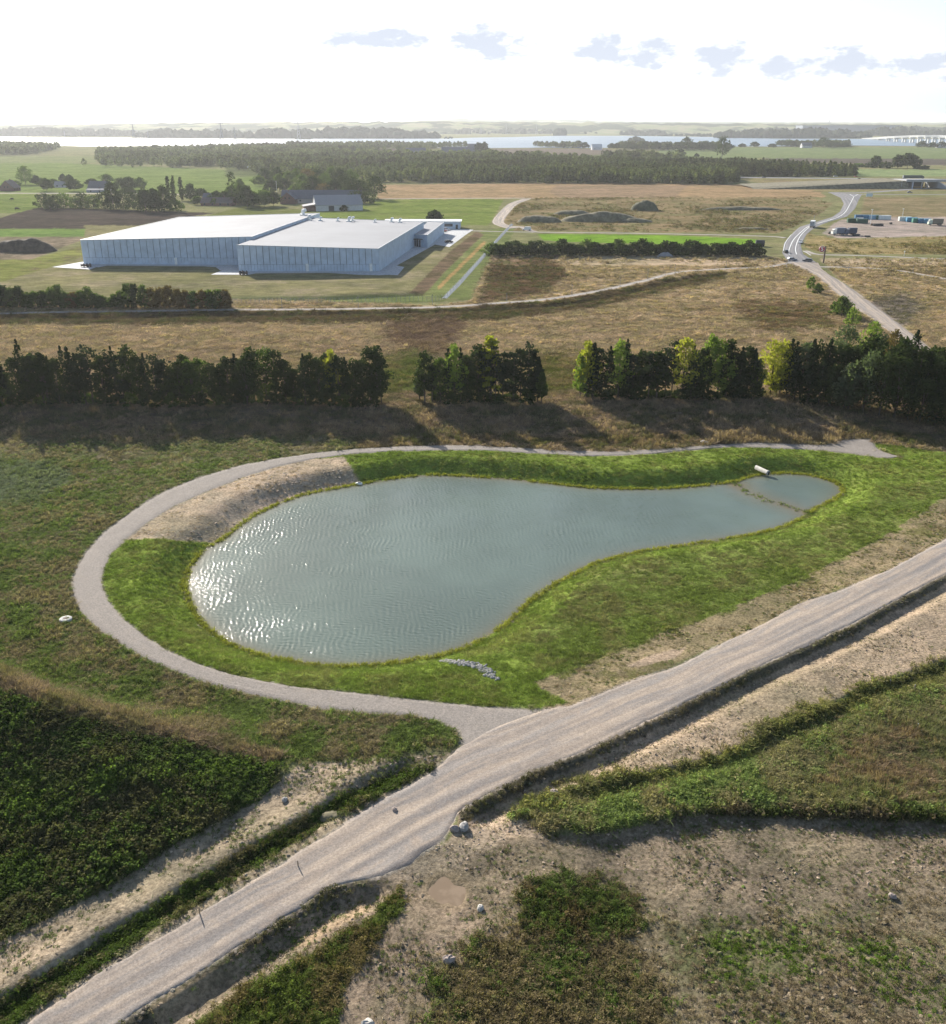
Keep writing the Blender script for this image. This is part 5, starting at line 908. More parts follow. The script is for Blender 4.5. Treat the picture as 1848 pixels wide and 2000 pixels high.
# ------------------------------------------------------------------ farm buildings
brick = plain('red_brick', (.17, .095, .08), .9, var=.2); slate = plain('grey_slate_roof', (.13, .135, .16), .8, var=.15); tile = plain('red_brown_tile', (.17, .13, .12), .85, var=.2); fibre = plain('grey_fibre_roof', (.30, .29, .30), .85, var=.12); lime = plain('whitewashed_wall', (.52, .52, .54), .8)
def house(name, label, xd, yb, L_, D_, hw, hr, rz, wallm, rfm, eave=.6, windows=3, cat_='house', extra=None):
    x, y, z = P1(xd, yb); t = thing(name, label, cat_, (x, y + D_ / 2, z), rz)
    obj('wall', MB().box((0, 0, hw / 2 - .2), (L_, D_, hw + .4)), wallm, t)
    gb = MB()
    for s_ in (-1, 1): gb.add([(s_ * L_ / 2, -D_ / 2, hw), (s_ * L_ / 2, D_ / 2, hw), (s_ * L_ / 2, 0, hr - .15), (s_ * (L_ / 2 - .3), -D_ / 2, hw), (s_ * (L_ / 2 - .3), D_ / 2, hw), (s_ * (L_ / 2 - .3), 0, hr - .15)], [(0, 1, 2), (5, 4, 3), (0, 3, 4, 1), (1, 4, 5, 2), (2, 5, 3, 0)])
    obj('gable', gb, wallm, t)
    k = (hr - hw) / (D_ / 2); r_ = MB()
    for s_ in (-1, 1): r_.add([(-L_ / 2 - .3, s_ * (D_ / 2 + eave), hw - eave * k), (L_ / 2 + .3, s_ * (D_ / 2 + eave), hw - eave * k), (L_ / 2 + .3, 0, hr), (-L_ / 2 - .3, 0, hr), (-L_ / 2 - .3, s_ * (D_ / 2 + eave), hw - eave * k - .25), (L_ / 2 + .3, s_ * (D_ / 2 + eave), hw - eave * k - .25), (L_ / 2 + .3, 0, hr - .25), (-L_ / 2 - .3, 0, hr - .25)], [(0, 1, 2, 3), (7, 6, 5, 4), (0, 4, 5, 1), (0, 3, 7, 4), (1, 5, 6, 2)])
    rf = obj('roof', r_, rfm, t)
    if windows:
        for i in range(windows): obj('window', MB().box((-L_ / 2 + L_ * (i + .5) / windows, -D_ / 2 - .04, hw * .5), (1.3, .12, 1.2)), glass, t)
        obj('chimney', MB().box((L_ * .2, .3, hr + .3), (.7, .7, 1.6)), brick, rf)
        for s_ in (-1, 1):
            for dy in (-1.6, 1.6): obj('gable_window', MB().box((s_ * (L_ / 2 + .03), dy, hw + .3), (.1, 1.0, 1.1)), glass, t)
    if extra: extra(t)
    return t
house('brick_house', 'dark brick house with steep roof at the left edge of the field', 14, 373.5, 12, 14, 3.4, 9.5, 1.45, brick, tile, windows=3)
house('white_gabled_house', 'white gabled house with dark roof behind the long garden hedge', 194, 372.5, 22, 9, 3.0, 8.6, -.25, lime, slate)
house('garden_house', 'low grey-roofed house half hidden among farm trees left of the white house', 122, 366, 16, 8, 2.6, 5.6, .1, lime, fibre)
house('flat_garage', 'low blue-grey annex standing in front of the white gabled house', 186, 376, 16, 6, 2.4, 3.4, 0, plain('blue_grey_boards', (.22, .26, .33), .8), fibre, windows=2, cat_='garage')
house('long_barn', 'long dark-roofed brick farm range behind the poplars', 432, 396, 30, 11, 3.0, 7.0, -.06, brick, slate, windows=5, cat_='barn')
house('tiled_barn', 'reddish-roofed brick barn in front of the long dark farm range', 424, 402, 25, 10, 2.6, 6.0, -.1, brick, tile, windows=4, cat_='barn')
house('brick_farmhouse', 'brick farmhouse with gable windows left of the slate-roofed range', 562, 399, 9, 12, 4.2, 9.2, 1.5, brick, slate, windows=2)
house('slate_range', 'long slate-roofed farm range behind the large white-walled barn', 625, 397, 62, 13, 4.0, 9.8, -.03, plain('grey_render', (.35, .33, .33), .9), slate, windows=6, cat_='barn')
house('white_gabled_wing', 'narrow white gable wing at the right end of the slate-roofed farm range', 696, 397.5, 8, 9, 3.6, 9.8, -.1, lime, slate, windows=1)
def bigbarn(t): obj('lean_to', MB().box((-21, -2, 1.5), (9, 14, 3.4)), brick, t); obj('lean_to_roof', MB().prism([(-26, 3.2), (-16.5, 4.6), (-16.5, 4.8), (-26, 3.4)], -9.6, 5.6), fibre, t); obj('door', MB().box((-6, -13.05, 1.8), (4, .1, 3.8)), darkm, t)
house('white_walled_barn', 'large white-walled barn with broad low grey roof behind the warehouse', 655, 412, 34, 26, 4.4, 10.4, .25, lime, fibre, windows=0, cat_='barn', extra=bigbarn)
for xd, yb, L_, lab in ((812, 302, 40, 'pale farmhouse among the poplars by the fjord'), (895, 300, 70, 'dark square barn standing by the fjord shore'), (930, 292, 40, 'grey farm building right of the dark barn by the fjord'), (1125, 288.6, 26, 'small white house between two tree clumps by the fjord'), (1166, 293, 24, 'tiny white-roofed house among trees left of the wood'), (1576, 289, 26, 'small white house by the shore trees left of the bridge'), (1847, 289, 40, 'white-roofed boathouse at the foot of the far bridge')):
    house('farmhouse', lab, xd, yb, L_, 14, 6, 13, .1, lime if 'white' in lab or 'pale' in lab else slate, slate if 'white-' not in lab else lime, windows=2)
house('greenhouse', 'pale low shed in the clearing left of the farm trees', 505, 331, 30, 10, 3, 5, 0, lime, plain('pale_blue_roof', (.5, .6, .62), .5), windows=2, cat_='shed')
# pole by the farm
x, y, z = P1(542, 391); p = thing('white_pole', 'thin white flagpole standing among the farm trees', 'pole', (x, y, z)); obj('pole', MB().tube((0, 0, -.3), (0, 0, 15), .16, .08, 6), white, p); obj('finial', MB().blob((0, 0, 15.1), (.2, .2, .2), 1, 6, 4, 0), white, p)

# ------------------------------------------------------------------ spoil heaps, mounds and water-side things
def heap(name, label, xd, yb, wx_, hy, material, seed=0, depth=.5, cat_='heap'):
    x, y, z = P1(xd, yb); m_ = mpp(y); w_ = wx_ * m_; h = hy * m_ / .97; n = 30; mb = MB(); q = np.random.default_rng(seed)
    for j in range(13):
        for i in range(n + 1):
            uu = -1 + 2 * i / n; vv = -1 + 2 * j / 12; r_ = 1 - (abs(uu) ** 2.4 + vv * vv); hh = h * max(0, r_) ** .7 * (.72 + .5 * float(fbm(np.array([uu * 3 + seed]), np.array([vv * 2.]), 1, 3)[0])) - .4
            mb.v.append((uu * w_ / 2, vv * w_ * depth / 2, hh))
    for j in range(12):
        for i in range(n): a = j * (n + 1) + i; mb.f.append((a, a + 1, a + n + 2, a + n + 1))
    o = obj(name, mb, material, None, True, (x, y + w_ * depth / 2, z)); return tag(o, label, cat_)
dirt_dark = plain('dark_soil', (.085, .065, .05), .95, var=.3, scale=.6, bump=.6); heath = plain('heathy_soil', (.165, .145, .09), .95, var=.35, scale=.35, bump=.7); greyg = plain('grey_gravel', (.30, .29, .29), .95, var=.15, bump=.5)
heap('soil_heap', 'dark rounded soil heap left of the warehouse', 38, 493, 130, 24, dirt_dark, 1, .35)
heap('long_mound', 'long flat-topped weedy earth mound on the heath beside the haul track', 1178, 434, 165, 17, heath, 2, .3, 'mound'); heap('side_mound', 'low mound at the right foot of the long flat-topped mound', 1245, 435, 70, 8, heath, 3, .4, 'mound')
heap('brushy_mound', 'brushy mound beside the haul track left of the long mound', 1055, 435, 90, 13, heath, 4, .4, 'mound'); heap('rubble_mound', 'lumpy mound with broken ground above the long mound', 1120, 421, 80, 10, heath, 5, .4, 'mound')
heap('scrubby_mound', 'dark scrubby mound on the right part of the heath', 1262, 412, 56, 19, plain('scrub_cover', (.10, .10, .06), .95, var=.3, scale=.4, bump=.7), 6, .6, 'mound'); heap('gravel_heap', 'small pale gravel heap at the foot of the hedge', 1301, 503, 34, 10, greyg, 7, .6)
heap('weedy_ridge', 'low brown weedy ridge in the middle of the right heath', 1450, 411, 170, 7, heath, 8, .15, 'mound'); heap('brown_ridge', 'long dark roadside bank along the bend of the asphalt road', 1470, 449, 80, 5, heath, 9, .25, 'mound')
conc = plain('pale_concrete', (.48, .47, .45), .8, var=.12, scale=2, bump=.15); dkw = plain('dark_opening', (.02, .02, .02), .9); rust = plain('rusty_cover', (.22, .17, .14), .8)
for xd, yd, lab in ((129, 1212, 'round pale concrete manhole ring in the grass left of the path loop'), (1376, 864.5, 'round white concrete manhole ring beside the path behind the pond')):
    x, y, z = P1(xd, yd); t = thing('manhole', lab, 'manhole', (x, y, z)); obj('ring', MB().lathe([(0, -.3), (.95, -.3), (.95, .34), (.86, .40), (.42, .44), (.36, .40)], n=24), conc, t, True); t.scale = (.85, .85, .85); obj('cover', MB().lathe([(.36, .40), (.36, .45), (.30, .47), (0, .47)], n=20), rust, t, True)
x, y, z = P1(1493, 928); t = thing('culvert_pipe', 'pale concrete culvert pipe sticking out of the bank above the pond', 'pipe', (x - 1.2, y + 1.2, PZ + .75), R(222)); mb = MB()
mb.lathe([(.40, 0), (.52, 0), (.52, 3.2), (.60, 3.22), (.60, 3.6), (.42, 3.6)], (0, 0, 0), 18)
mb.v = [(a, c_ - .3, b_ + .35) for a, b_, c_ in mb.v]; mb.v = [(a * .8, b_ * .8, (c_ - .16 * b_) * .8) for a, b_, c_ in mb.v]; obj('pipe', mb, plain('weathered_concrete_pipe', (.33, .32, .30), .85, var=.2, scale=2), t, True); obj('opening', MB().tube((0, 2.5, -.14), (0, 2.6, -.15), .335, None, 18), dkw, t)
stone = plain('grey_stone', (.33, .315, .30), .85, var=.25, scale=2, bump=.4); stn = [MB().blob((0, 0, 0), (1, .8, .6), s_, 7, 4, .22).mesh('stone', stone) for s_ in range(4)]
px, py, _ = P([864, 880, 900, 925, 945, 958, 970], [1289, 1292, 1296, 1299, 1309, 1319, 1325]); pp, _ = resample(list(zip(px, py)), 230); t = thing('stone_runnel', 'narrow channel of pale loose stones running down the lawn into the pond', 'stone channel', (pp[0][0], pp[0][1], 0)); 
for i, q_ in enumerate(pp):
    a = q_ + rng.normal(0, .30, 2); o = obj('stone', stn[i % 4], None, t); s_ = rnd.uniform(.14, .30); o.location = (a[0] - pp[0][0], a[1] - pp[0][1], float(H(a[:1], a[1:])[0]) + .05); o.scale = (s_,) * 3; o.rotation_euler = (rnd.uniform(-.3, .3), 0, rnd.uniform(0, 6))
def boulder(xd, yd, r_, lab, m_=stone, seed=0):
    x, y, z = P1(xd, yd); o = obj('boulder', MB().blob((0, 0, 0), (r_, r_ * .8, r_ * .7), seed, 9, 6, .14), m_, None, False, (x, y, z + r_ * .3)); o.rotation_euler = (0, 0, rnd.uniform(0, 3)); tag(o, lab, 'boulder')
whs = plain('white_stone', (.48, .45, .41), .8, var=.15); brs = plain('brownish_stone', (.33, .27, .24), .85, var=.2, bump=.4)
boulder(877, 1878, .55, 'rounded brownish boulder in the weeds below the puddle', brs, 1); boulder(938, 1775, .36, 'white stone lying right of the muddy puddle', whs, 2); boulder(1743, 1752, .36, 'dark stone alone on the bare soil at the right', brs, 3)
boulder(906, 1618, .6, 'largest grey boulder at the start of the road bank', stone, 4); boulder(888, 1621, .5, 'smaller boulder left of the largest grey boulder', brs, 5); boulder(1083, 1551, .5, 'grey lump of rock in the road bank ditch', brs, 6); boulder(718, 2003, .5, 'pale boulder at the bottom edge of the photo', whs, 7); boulder(771, 1583, .33, 'dark stone lying on the gravel road edge', brs, 8); boulder(556, 1564, .35, 'small grey stone at the scrub edge left of the road', stone, 9)
heap('gravel_hump', 'low grey gravel hump in the ditch left of the gravel road', 650, 1603, 62, 11, heath, 12, .6); heap('soil_clump', 'dark soil clump with weeds in the road bank', 1003, 1544, 50, 9, dirt_dark, 13, .5)
x, y, _ = P1(701, 946); t = thing('mooring_float', 'small white float with dark top lying near the far pond shore', 'float', (x, y, PZ)); obj('body', MB().blob((0, 0, .15), (.75, .45, .28), 3, 10, 6, .03), white, t, True); obj('top', MB().box((.1, 0, .42), (.5, .35, .14)), darkm, t)
wood_post = plain('weathered_wood', (.30, .24, .17), .9)
for xd, yd, h, lab in ((390, 1786, 1.1, 'leaning wooden stake on the left edge of the gravel road'), (1790, 1433, 1.9, 'pale wooden stake standing in the green weeds at the right'), (1785, 1350, 1.3, 'white stake in the ditch line at the right edge'), (1738, 1338, 1.0, 'short pale stake in the ditch line beside the weeds'), (582, 1693, .9, 'short dark stake right of the road verge weeds')):
    h *= .65; x, y, z = P1(xd, yd); t = thing('marker_stake', lab, 'stake', (x, y, z), rnd.random()); obj('shaft', MB().box((.02, 0, h / 2 - .1), (.09, .06, h + .2), .1), wood_post, t); obj('point', MB().box((.02, 0, h + .05), (.09, .06, .1), .1, taper=.2), white if 'white' in lab or 'pale' in lab else wood_post, t)

# ------------------------------------------------------------------ poles along the roads
lights = [(551,603,582,'first'),(700,601,580,'second'),(845,596,576,'third'),(990,590,573,'fourth'),(1117,577,556,'fifth'),(1211,562,543,'sixth'),(1265,546,525,'seventh'),(1318,538,517,'eighth'),(1418,523,510,'ninth'),(1536,525,512,'tenth'),(1657,532,514,'eleventh'),(1782,537,519,'twelfth')]
pr = None
for xd, yb, yt, o_ in lights:
    x, y, z = P1(xd, yb); h = CAMH - float(ratio(yt)) * y - z; lab = f'slim grey lamp post, {o_} from the left along the field roads'
    if pr is None:
        pr = thing('street_lamp', lab, 'street lamp', (x, y, z), 0, 'lamp posts along the field roads'); obj('pole', MB().tube((0, 0, -.2), (0, 0, 4.9), .09, .05, 6), postm, pr); obj('lamp_head', MB().box((0, 0, 4.95), (.5, .5, .18)).box((0, 0, 5.08), (.3, .3, .1)), darkm, pr); pr.scale = (1, 1, h / 5); continue
    dup(pr, (x, y, z), 0, lab, None, (1, 1, h / 5))
# round S sign
x, y, z = P1(1607.5, 514); top = CAMH - float(ratio(481)) * y; t = thing('roadside_sign', 'round red sign with white letter S on a dark pole by the asphalt road', 'sign', (x, y, z))
obj('pole', MB().box((.3, .3, (top - z) / 2), (.6, .5, top - z)), plain('dark_brown_pole', (.10, .07, .065), .8), t); cz = CAMH - float(ratio(486.3)) * y - z; r_ = 5.6 * mpp(y); mb = MB().tube((-r_ * .95, 0, cz), (-r_ * .95, .35, cz), r_, None, 28); dsc = obj('disc', mb, plain('red_sign_face', (.42, .015, .05), .5), t)
rim = MB()
for i in range(28): a, b_ = i * 2 * math.pi / 28, (i + 1) * 2 * math.pi / 28; rim.tube((-r_ * .95 + r_ * math.cos(a), -.03, cz + r_ * math.sin(a)), (-r_ * .95 + r_ * math.cos(b_), -.03, cz + r_ * math.sin(b_)), r_ * .05, None, 4, False)
obj('rim', rim, white, dsc)
cu = bpy.data.curves.new('letter', 'FONT'); cu.body = 'S'; cu.size = r_ * 2.0; cu.align_x = 'CENTER'; cu.align_y = 'CENTER'; cu.extrude = .04; cu.offset = .06; to = bpy.data.objects.new('letter_tmp', cu); COL.objects.link(to)
me = bpy.data.meshes.new_from_object(to.evaluated_get(bpy.context.evaluated_depsgraph_get())); bpy.data.objects.remove(to); me.materials.clear(); me.materials.append(white); o = obj('letter', me, None, dsc); o.location = (-r_ * .95, -.06, cz); o.rotation_euler = (math.pi / 2, 0, 0)

# ------------------------------------------------------------------ vehicles
tyre = plain('tyre', (.02, .02, .02), .9); rimm = plain('wheel_rim', (.4, .4, .42), .4)
def car_obj(lab, x, y, z, rz, col, group=None, van=False):
    t = thing('car' if not van else 'van', lab, 'car' if not van else 'van', (x, y, z), rz, group); L_ = 4.5 if not van else 5.2; cm = plain('car_paint', col, .3, spec=.5, var=.03)
    low = [(-L_/2, .35), (-L_/2, .85), (-L_/2 + .2, .98), (L_/2 - 1.3, 1.0), (L_/2 - .15, .8), (L_/2, .6), (L_/2, .35)]; cab = [(-L_/2 + .15, .98), (-L_/2 + .55, 1.48), (.3, 1.5), (1.0, 1.0)] if not van else [(-L_/2 + .05, .98), (-L_/2 + .15, 2.1), (1.0, 2.1), (1.7, 1.05)]
    obj('body', MB().prism(low, -.88, .88), cm, t); obj('cabin', MB().prism(cab, -.76, .76), glass if not van else cm, t)
    rf = [(cab[1][0] + .1, cab[1][1] - .02), (cab[1][0] + .12, cab[1][1] + .04), (cab[2][0] - .05, cab[2][1] + .04), (cab[2][0], cab[2][1] - .02)]; obj('roof', MB().prism(rf, -.72, .72), cm, t)
    if van: obj('windscreen', MB().prism([(1.12, 2.0), (1.14, 2.02), (1.72, 1.15), (1.68, 1.12)], -.7, .7), glass, t)
    for sx_ in (-L_/2 + .85, L_/2 - .85):
        for sy_ in (-.82, .82): w_ = obj('wheel', MB().tube((0, -.11, 0), (0, .11, 0), .33, None, 14), tyre, t, False, (sx_, sy_, .33)); obj('rim', MB().tube((0, -.13 if sy_ < 0 else .11, 0), (0, -.11 if sy_ < 0 else .13, 0), .19, None, 10), rimm, w_)
    for sy_ in (-.6, .6): obj('headlight', MB().box((L_/2 - .02, sy_, .68), (.06, .3, .14)), white, t)
    return t
def place(xd, yd): return P1(xd, yd)
for xd, yd, rz, col, lab, van in ((1564.5, 475.5, -2.1, (.75, .75, .75), 'white car driving on the asphalt road below the lorry', False), (1547, 509.5, .15, (.25, .27, .32), 'dark grey car crossing at the left of the road junction', False), (1577, 511.5, 2.6, (.10, .11, .13), 'black pickup-like car at the right of the road junction', False), (1029, 450.5, 2.9, (.8, .8, .8), 'white van parked where the haul track meets the access road', True),
    (1632, 345.5, 0, (.75, .76, .78), 'white car on the motorway left of the small red one', False), (1672, 346.2, 0, (.5, .1, .08), 'small red car on the motorway', False), (1492, 347.5, 0, (.06, .07, .09), 'dark car on the motorway beside the plantation wood', False), (1679, 351.0, 0, (.05, .05, .06), 'black car on the near side of the motorway', False), (1776, 352, 0, (.35, .5, .62), 'light blue car on the motorway above the underpass', False), (1777, 377, .1, (.08, .1, .16), 'dark blue car on the slip road before the underpass', False),
    (877, 474.5, .5, (.04, .04, .05), 'black car parked on the grass edge below the annex', False), (866, 453, .1, (.45, .1, .08), 'red car parked beside the warehouse annex', False), (872, 450.5, .1, (.7, .7, .72), 'white car parked behind the red one at the annex', False), (1535, 494.5, 1.5, (.03, .03, .035), 'tiny dark car waiting on the left road shoulder', False)):
    x, y, z = place(xd, yd); car_obj(lab, x, y, z + .12, rz, col, None, van)
def lorry(lab, xd, yd, rz, L_=10, boxc=(.75, .76, .76), cabc=(.7, .7, .72)):
    x, y, z = place(xd, yd); t = thing('lorry', lab, 'lorry', (x, y, z + .12), rz); bm = plain('lorry_box', boxc, .5, var=.04); cm = plain('lorry_cab', cabc, .4)
    bx = obj('cargo_box', MB().box((-1.2, 0, 2.45), (L_ - 2.4, 2.5, 2.9)), bm, t); 
    for s_ in (-.62, .62): obj('rear_door', MB().box((-1.2 - (L_ - 2.4) / 2 - .04, s_, 2.45), (.08, 1.18, 2.7)), plain('rear_door', (.3, .32, .36), .5), bx)
    obj('cab', MB().prism([(L_/2 - 2.3, .6), (L_/2 - 2.3, 3.3), (L_/2 - .7, 3.2), (L_/2 - .1, 1.8), (L_/2, .6)], -1.2, 1.2), cm, t); obj('windscreen', MB().prism([(L_/2 - .6, 3.05), (L_/2 - .55, 3.07), (L_/2 - .06, 1.9), (L_/2 - .12, 1.88)], -1.05, 1.05), glass, t); obj('chassis', MB().box((0, 0, .8), (L_ - .4, 1.2, .35)), darkm, t)
    for sx_ in (-L_/2 + 1.2, -L_/2 + 2.4, L_/2 - 1.3):
        for sy_ in (-1.05, 1.05): w_ = obj('wheel', MB().tube((0, -.16, 0), (0, .16, 0), .5, None, 14), tyre, t, False, (sx_, sy_, .5)); obj('rim', MB().tube((0, -.18 if sy_ < 0 else .16, 0), (0, -.16 if sy_ < 0 else .18, 0), .26, None, 10), rimm, w_)
    return t
lorry('white box lorry driving away up the asphalt road bend', 1587, 444, 1.15, 9.5); lorry('white lorry on the slip road beside the underpass', 1769, 367, .05, 13); lorry('dark green articulated lorry on the motorway above the underpass', 1784, 349.5, 0, 24, (.06, .09, .07), (.1, .12, .1))
lorry('old white flatbed lorry parked at the near side of the yard', 1637, 459, 3.3, 8, (.16, .18, .24), (.75, .74, .7)); lorry('second old dark lorry parked beside the white flatbed in the yard', 1660, 459, 3.2, 7, (.07, .08, .12), (.12, .14, .2)); lorry('pale timber lorry parked at the right edge of the yard', 1826, 440, 3.1, 9, (.2, .18, .14), (.5, .58, .48))
# containers
def container(lab, xd, yd, col, rz=0, L_=6.1):
    x, y, z = place(xd, yd); t = thing('shipping_container', lab, 'container', (x, y, z), rz, 'containers in the yard'); m_ = plain('container_paint', col, .6, var=.08); mb = MB().box((0, 0, 1.42), (L_ - .1, 2.3, 2.5))
    obj('body', mb, m_, t); n = int(L_ / .5); rb = MB()
    for i in range(n):
        for s_ in (-1, 1): rb.box((-L_/2 + .35 + i * (L_ - .7) / (n - 1), s_ * 1.17, 1.4), (.24, .07, 2.3))
    obj('side_ribs', rb, m_, t); fr = MB()
    for a in (-1, 1):
        for b_ in (-1, 1): fr.box((a * (L_/2 - .06), b_ * 1.16, 1.3), (.14, .14, 2.7))
    fr.box((0, -1.16, 2.62), (L_, .12, .12)).box((0, 1.16, 2.62), (L_, .12, .12)).box((0, -1.16, .08), (L_, .12, .16)); obj('frame', fr, m_, t)
    for s_ in (-.58, .58): obj('door', MB().box((L_/2 + .02, s_, 1.4), (.08, 1.1, 2.4)), m_, t)
for i, (zx, zy, c_, lab, L_) in enumerate([(1155,832,(.04,.10,.06),'dark green container at the left front of the yard',6.1),(1222,836,(.05,.11,.08),'dark green container with a white board, second in the front pair',6.1),(1215,805,(.06,.16,.28),'deep blue container behind the dark green pair',7),(1265,806,(.08,.22,.36),'blue container in the back row',6.1),(1310,807,(.28,.45,.58),'light blue container in the back row',6.1),(1345,808,(.05,.14,.10),'narrow dark container between the light blue and white ones',3),(1388,809,(.66,.70,.70),'white container at the right end of the back row',7),
    (1540,820,(.62,.66,.62),'pale grey container at the left end of the right-hand row',7),(1590,826,(.08,.26,.42),'blue container in the right-hand row',6.1),(1635,832,(.07,.24,.18),'teal green container in the right-hand row',6.1),(1678,834,(.07,.2,.34),'dark blue container in the right-hand row',6.1),(1705,836,(.10,.28,.42),'small blue container before the timber lorry',4)]):
    container(lab, 1360 + zx * .2643, 214.9 + zy * .2643, c_, 0, L_ * 1.15)
x, y, z = place(1658, 432.5); o = obj('notice_board', MB().box((6.5, -1.6, 1.7), (4.5, .1, 2.0)), white, None, False, (x + 8.5 - 8.5, y, z)); tag(o, 'white board leaning on the dark green container in the yard', 'board')
def mast(lab, xd, yb, yt, w_=.2, m_=white):
    x, y, z = place(xd, yb); h = CAMH - float(ratio(yt)) * y - z; t = thing('mast', lab, 'mast', (x, y, z)); obj('pole', MB().tube((0, 0, -.3), (0, 0, h), w_, w_ * .5, 6), m_, t); obj('head', MB().box((0, 0, h), (w_ * 4, w_ * 3, .35)), m_, t)
mast('tall white mast in the middle of the container yard', 1700, 438, 409.5); mast('thin mast beside the pale grey container', 1763, 422, 408); mast('lamp mast in front of the motorway underpass', 1760, 369, 354, .2, postm); mast('thin pole beside the side road at the right', 1766, 500, 491, .12); mast('short pole on the bend of the asphalt road', 1590, 430, 422, .15, postm)
for xd, yd, s_, lab in ((1713,441,(7,3,1.4),'stack of dark timber on the yard gravel'),(1740,438,(1.5,1.2,1.2),'small dark crate alone in the yard'),(1672,461,(4,2,1.2),'heap of dark scrap beside the old lorries'),(1695,463,(3,1.6,.9),'small scrap pile at the near yard edge'),(1625,457,(3.5,2,1.4),'dark scrap left of the white flatbed lorry'),(1484,481,(4.6,2.6,2.4),'dark round tank standing at the end of the hedge')):
    x, y, z = place(xd, yd); t = thing('scrap_stack' if 'tank' not in lab else 'water_tank', lab, 'scrap' if 'tank' not in lab else 'tank', (x, y, z), rnd.uniform(-.2, .2))
    if 'tank' in lab: obj('tank', MB().tube((-2.2, 0, 1.6), (2.2, 0, 1.6), 1.6, None, 16), darkm, t); obj('cradle', MB().box((-1.3, 0, .3), (.4, 2.4, .8)).box((1.3, 0, .3), (.4, 2.4, .8)), wood_post, t)
    else:
        for k in range(4): obj('beam', MB().box((rnd.uniform(-.3, .3), (k % 2 - .5) * s_[1] * .5, s_[2] * (.25 + .5 * (k // 2))), (s_[0], s_[1] * .42, s_[2] * .42), rnd.uniform(-.1, .1)), dirt_dark if k % 2 else darkm, t)
# small construction things on the aprons
for xd, yb, lab in ((348/1.0*.2643+0, 0, ''),)[:0]: pass
bollard_m = plain('dark_plastic', (.06, .06, .07), .7)
for i, (xd, yd, w2) in enumerate(((163, 521.3, 'at the left corner of the warehouse'), (169, 521.5, 'second at the left warehouse corner'), (176, 521.6, 'third at the left warehouse corner'), (473, 536, 'at the middle corner of the warehouse'), (481, 536.2, 'right of the one at the middle warehouse corner'))):
    x, y, z = place(xd, yd); t = thing('cable_drum', f'small dark cable drum {w2}', 'cable drum', (x, y - 1, z), rnd.random()); obj('flange', MB().tube((-.7, 0, .9), (-.6, 0, .9), .9, None, 14), bollard_m, t); obj('flange', MB().tube((.6, 0, .9), (.7, 0, .9), .9, None, 14), bollard_m, t); obj('core', MB().tube((-.6, 0, .9), (.6, 0, .9), .5, None, 12), rust, t)
# grazing animals
hide = plain('black_hide', (.03, .025, .022), .8)
for xd, yd, rz, lab in ((33, 410.5, .1, 'dark cow grazing in the lower left pasture'), (24, 391.5, 2.9, 'second dark cow standing further back in the left pasture')):
    x, y, z = place(xd, yd); bm_ = MB().blob((0, 0, 1.15), (1.25, .42, .5), 2, 10, 6, .03).tube((1.0, 0, 1.3), (1.65, 0, .85), .28, .18, 7).blob((1.85, 0, .6), (.38, .17, .2), 4, 8, 5, .02)
    for a in (-.85, .8):
        for b_ in (-.25, .25): bm_.tube((a, b_, 1.0), (a + (.06 if a < 0 else -.03), b_, .55), .15, .09, 6).tube((a + (.06 if a < 0 else -.03), b_, .57), (a, b_, 0), .085, .06, 6)
    bm_.tube((-1.2, 0, 1.4), (-1.35, 0, .6), .05, .03, 5); o = obj('cow', bm_, hide, None, True, (x, y, z)); o.rotation_euler = (0, 0, rz); o.scale = (1.25,) * 3; tag(o, lab, 'cow')

# ------------------------------------------------------------------ underpass of the motorway
cw = plain('bridge_concrete', (.42, .42, .43), .85); x0, yA, _ = place(1790, 369); x1, _, _ = place(1838, 369); zt = CAMH - float(ratio(355)) * (yA + 8)
bt = thing('motorway_underpass', 'concrete motorway underpass with slanted wing walls and dark opening', 'bridge', (x0, yA, 0)); Wd = x1 - x0
obj('deck', MB().box((Wd / 2, 22, zt + .6), (Wd + 16, 30, 1.4)), cw, bt); obj('parapet', MB().box((Wd / 2, 6.8, zt + 1.7), (Wd + 16, .5, 1.0)), cw, bt); obj('abutment', MB().box((-1, 22, zt / 2), (2.2, 28, zt)), cw, bt); obj('abutment', MB().box((Wd + 1, 22, zt / 2), (2.2, 28, zt)), cw, bt); obj('back_wall', MB().box((Wd / 2, 40, zt / 2), (Wd, 1, zt)), darkm, bt)
for s_, xx in ((-1, 0), (1, Wd)): mb = MB().add([(xx, 8, 0), (xx + s_ * 0, 8, zt), (xx + s_ * -6 * -1, -6, 0), (xx + s_ * 1.2, 8, 0), (xx + s_ * 1.2, 8, zt), (xx + s_ * 7.5, -6, 0)], [(0, 2, 1), (3, 4, 5), (1, 2, 5, 4), (0, 1, 4, 3), (0, 3, 5, 2)]); obj('wing_wall', mb, cw, bt)
for k, nm in ((.38, 'pier'), (.62, 'pier')): obj(nm, MB().box((Wd * k, 10, zt / 2), (.7, .7, zt)), cw, bt)
emb = MB(); e0 = place(1480, 352)[1]
for xa, xb in ((-160, -8), (Wd + 8, Wd + 260)): emb.add([(x0 + xa, yA - 4, -.2), (x0 + xb, yA - 4, -.2), (x0 + xb, yA + 8, zt + .8), (x0 + xa, yA + 8, zt * .2), (x0 + xb, yA + 60, zt + .8), (x0 + xa, yA + 60, zt * .2)], [(0, 1, 2, 3), (3, 2, 4, 5)])
em = obj('embankment', emb, heath); em['kind'] = 'structure'
sg = [(1822, 424, 'blue'), ]
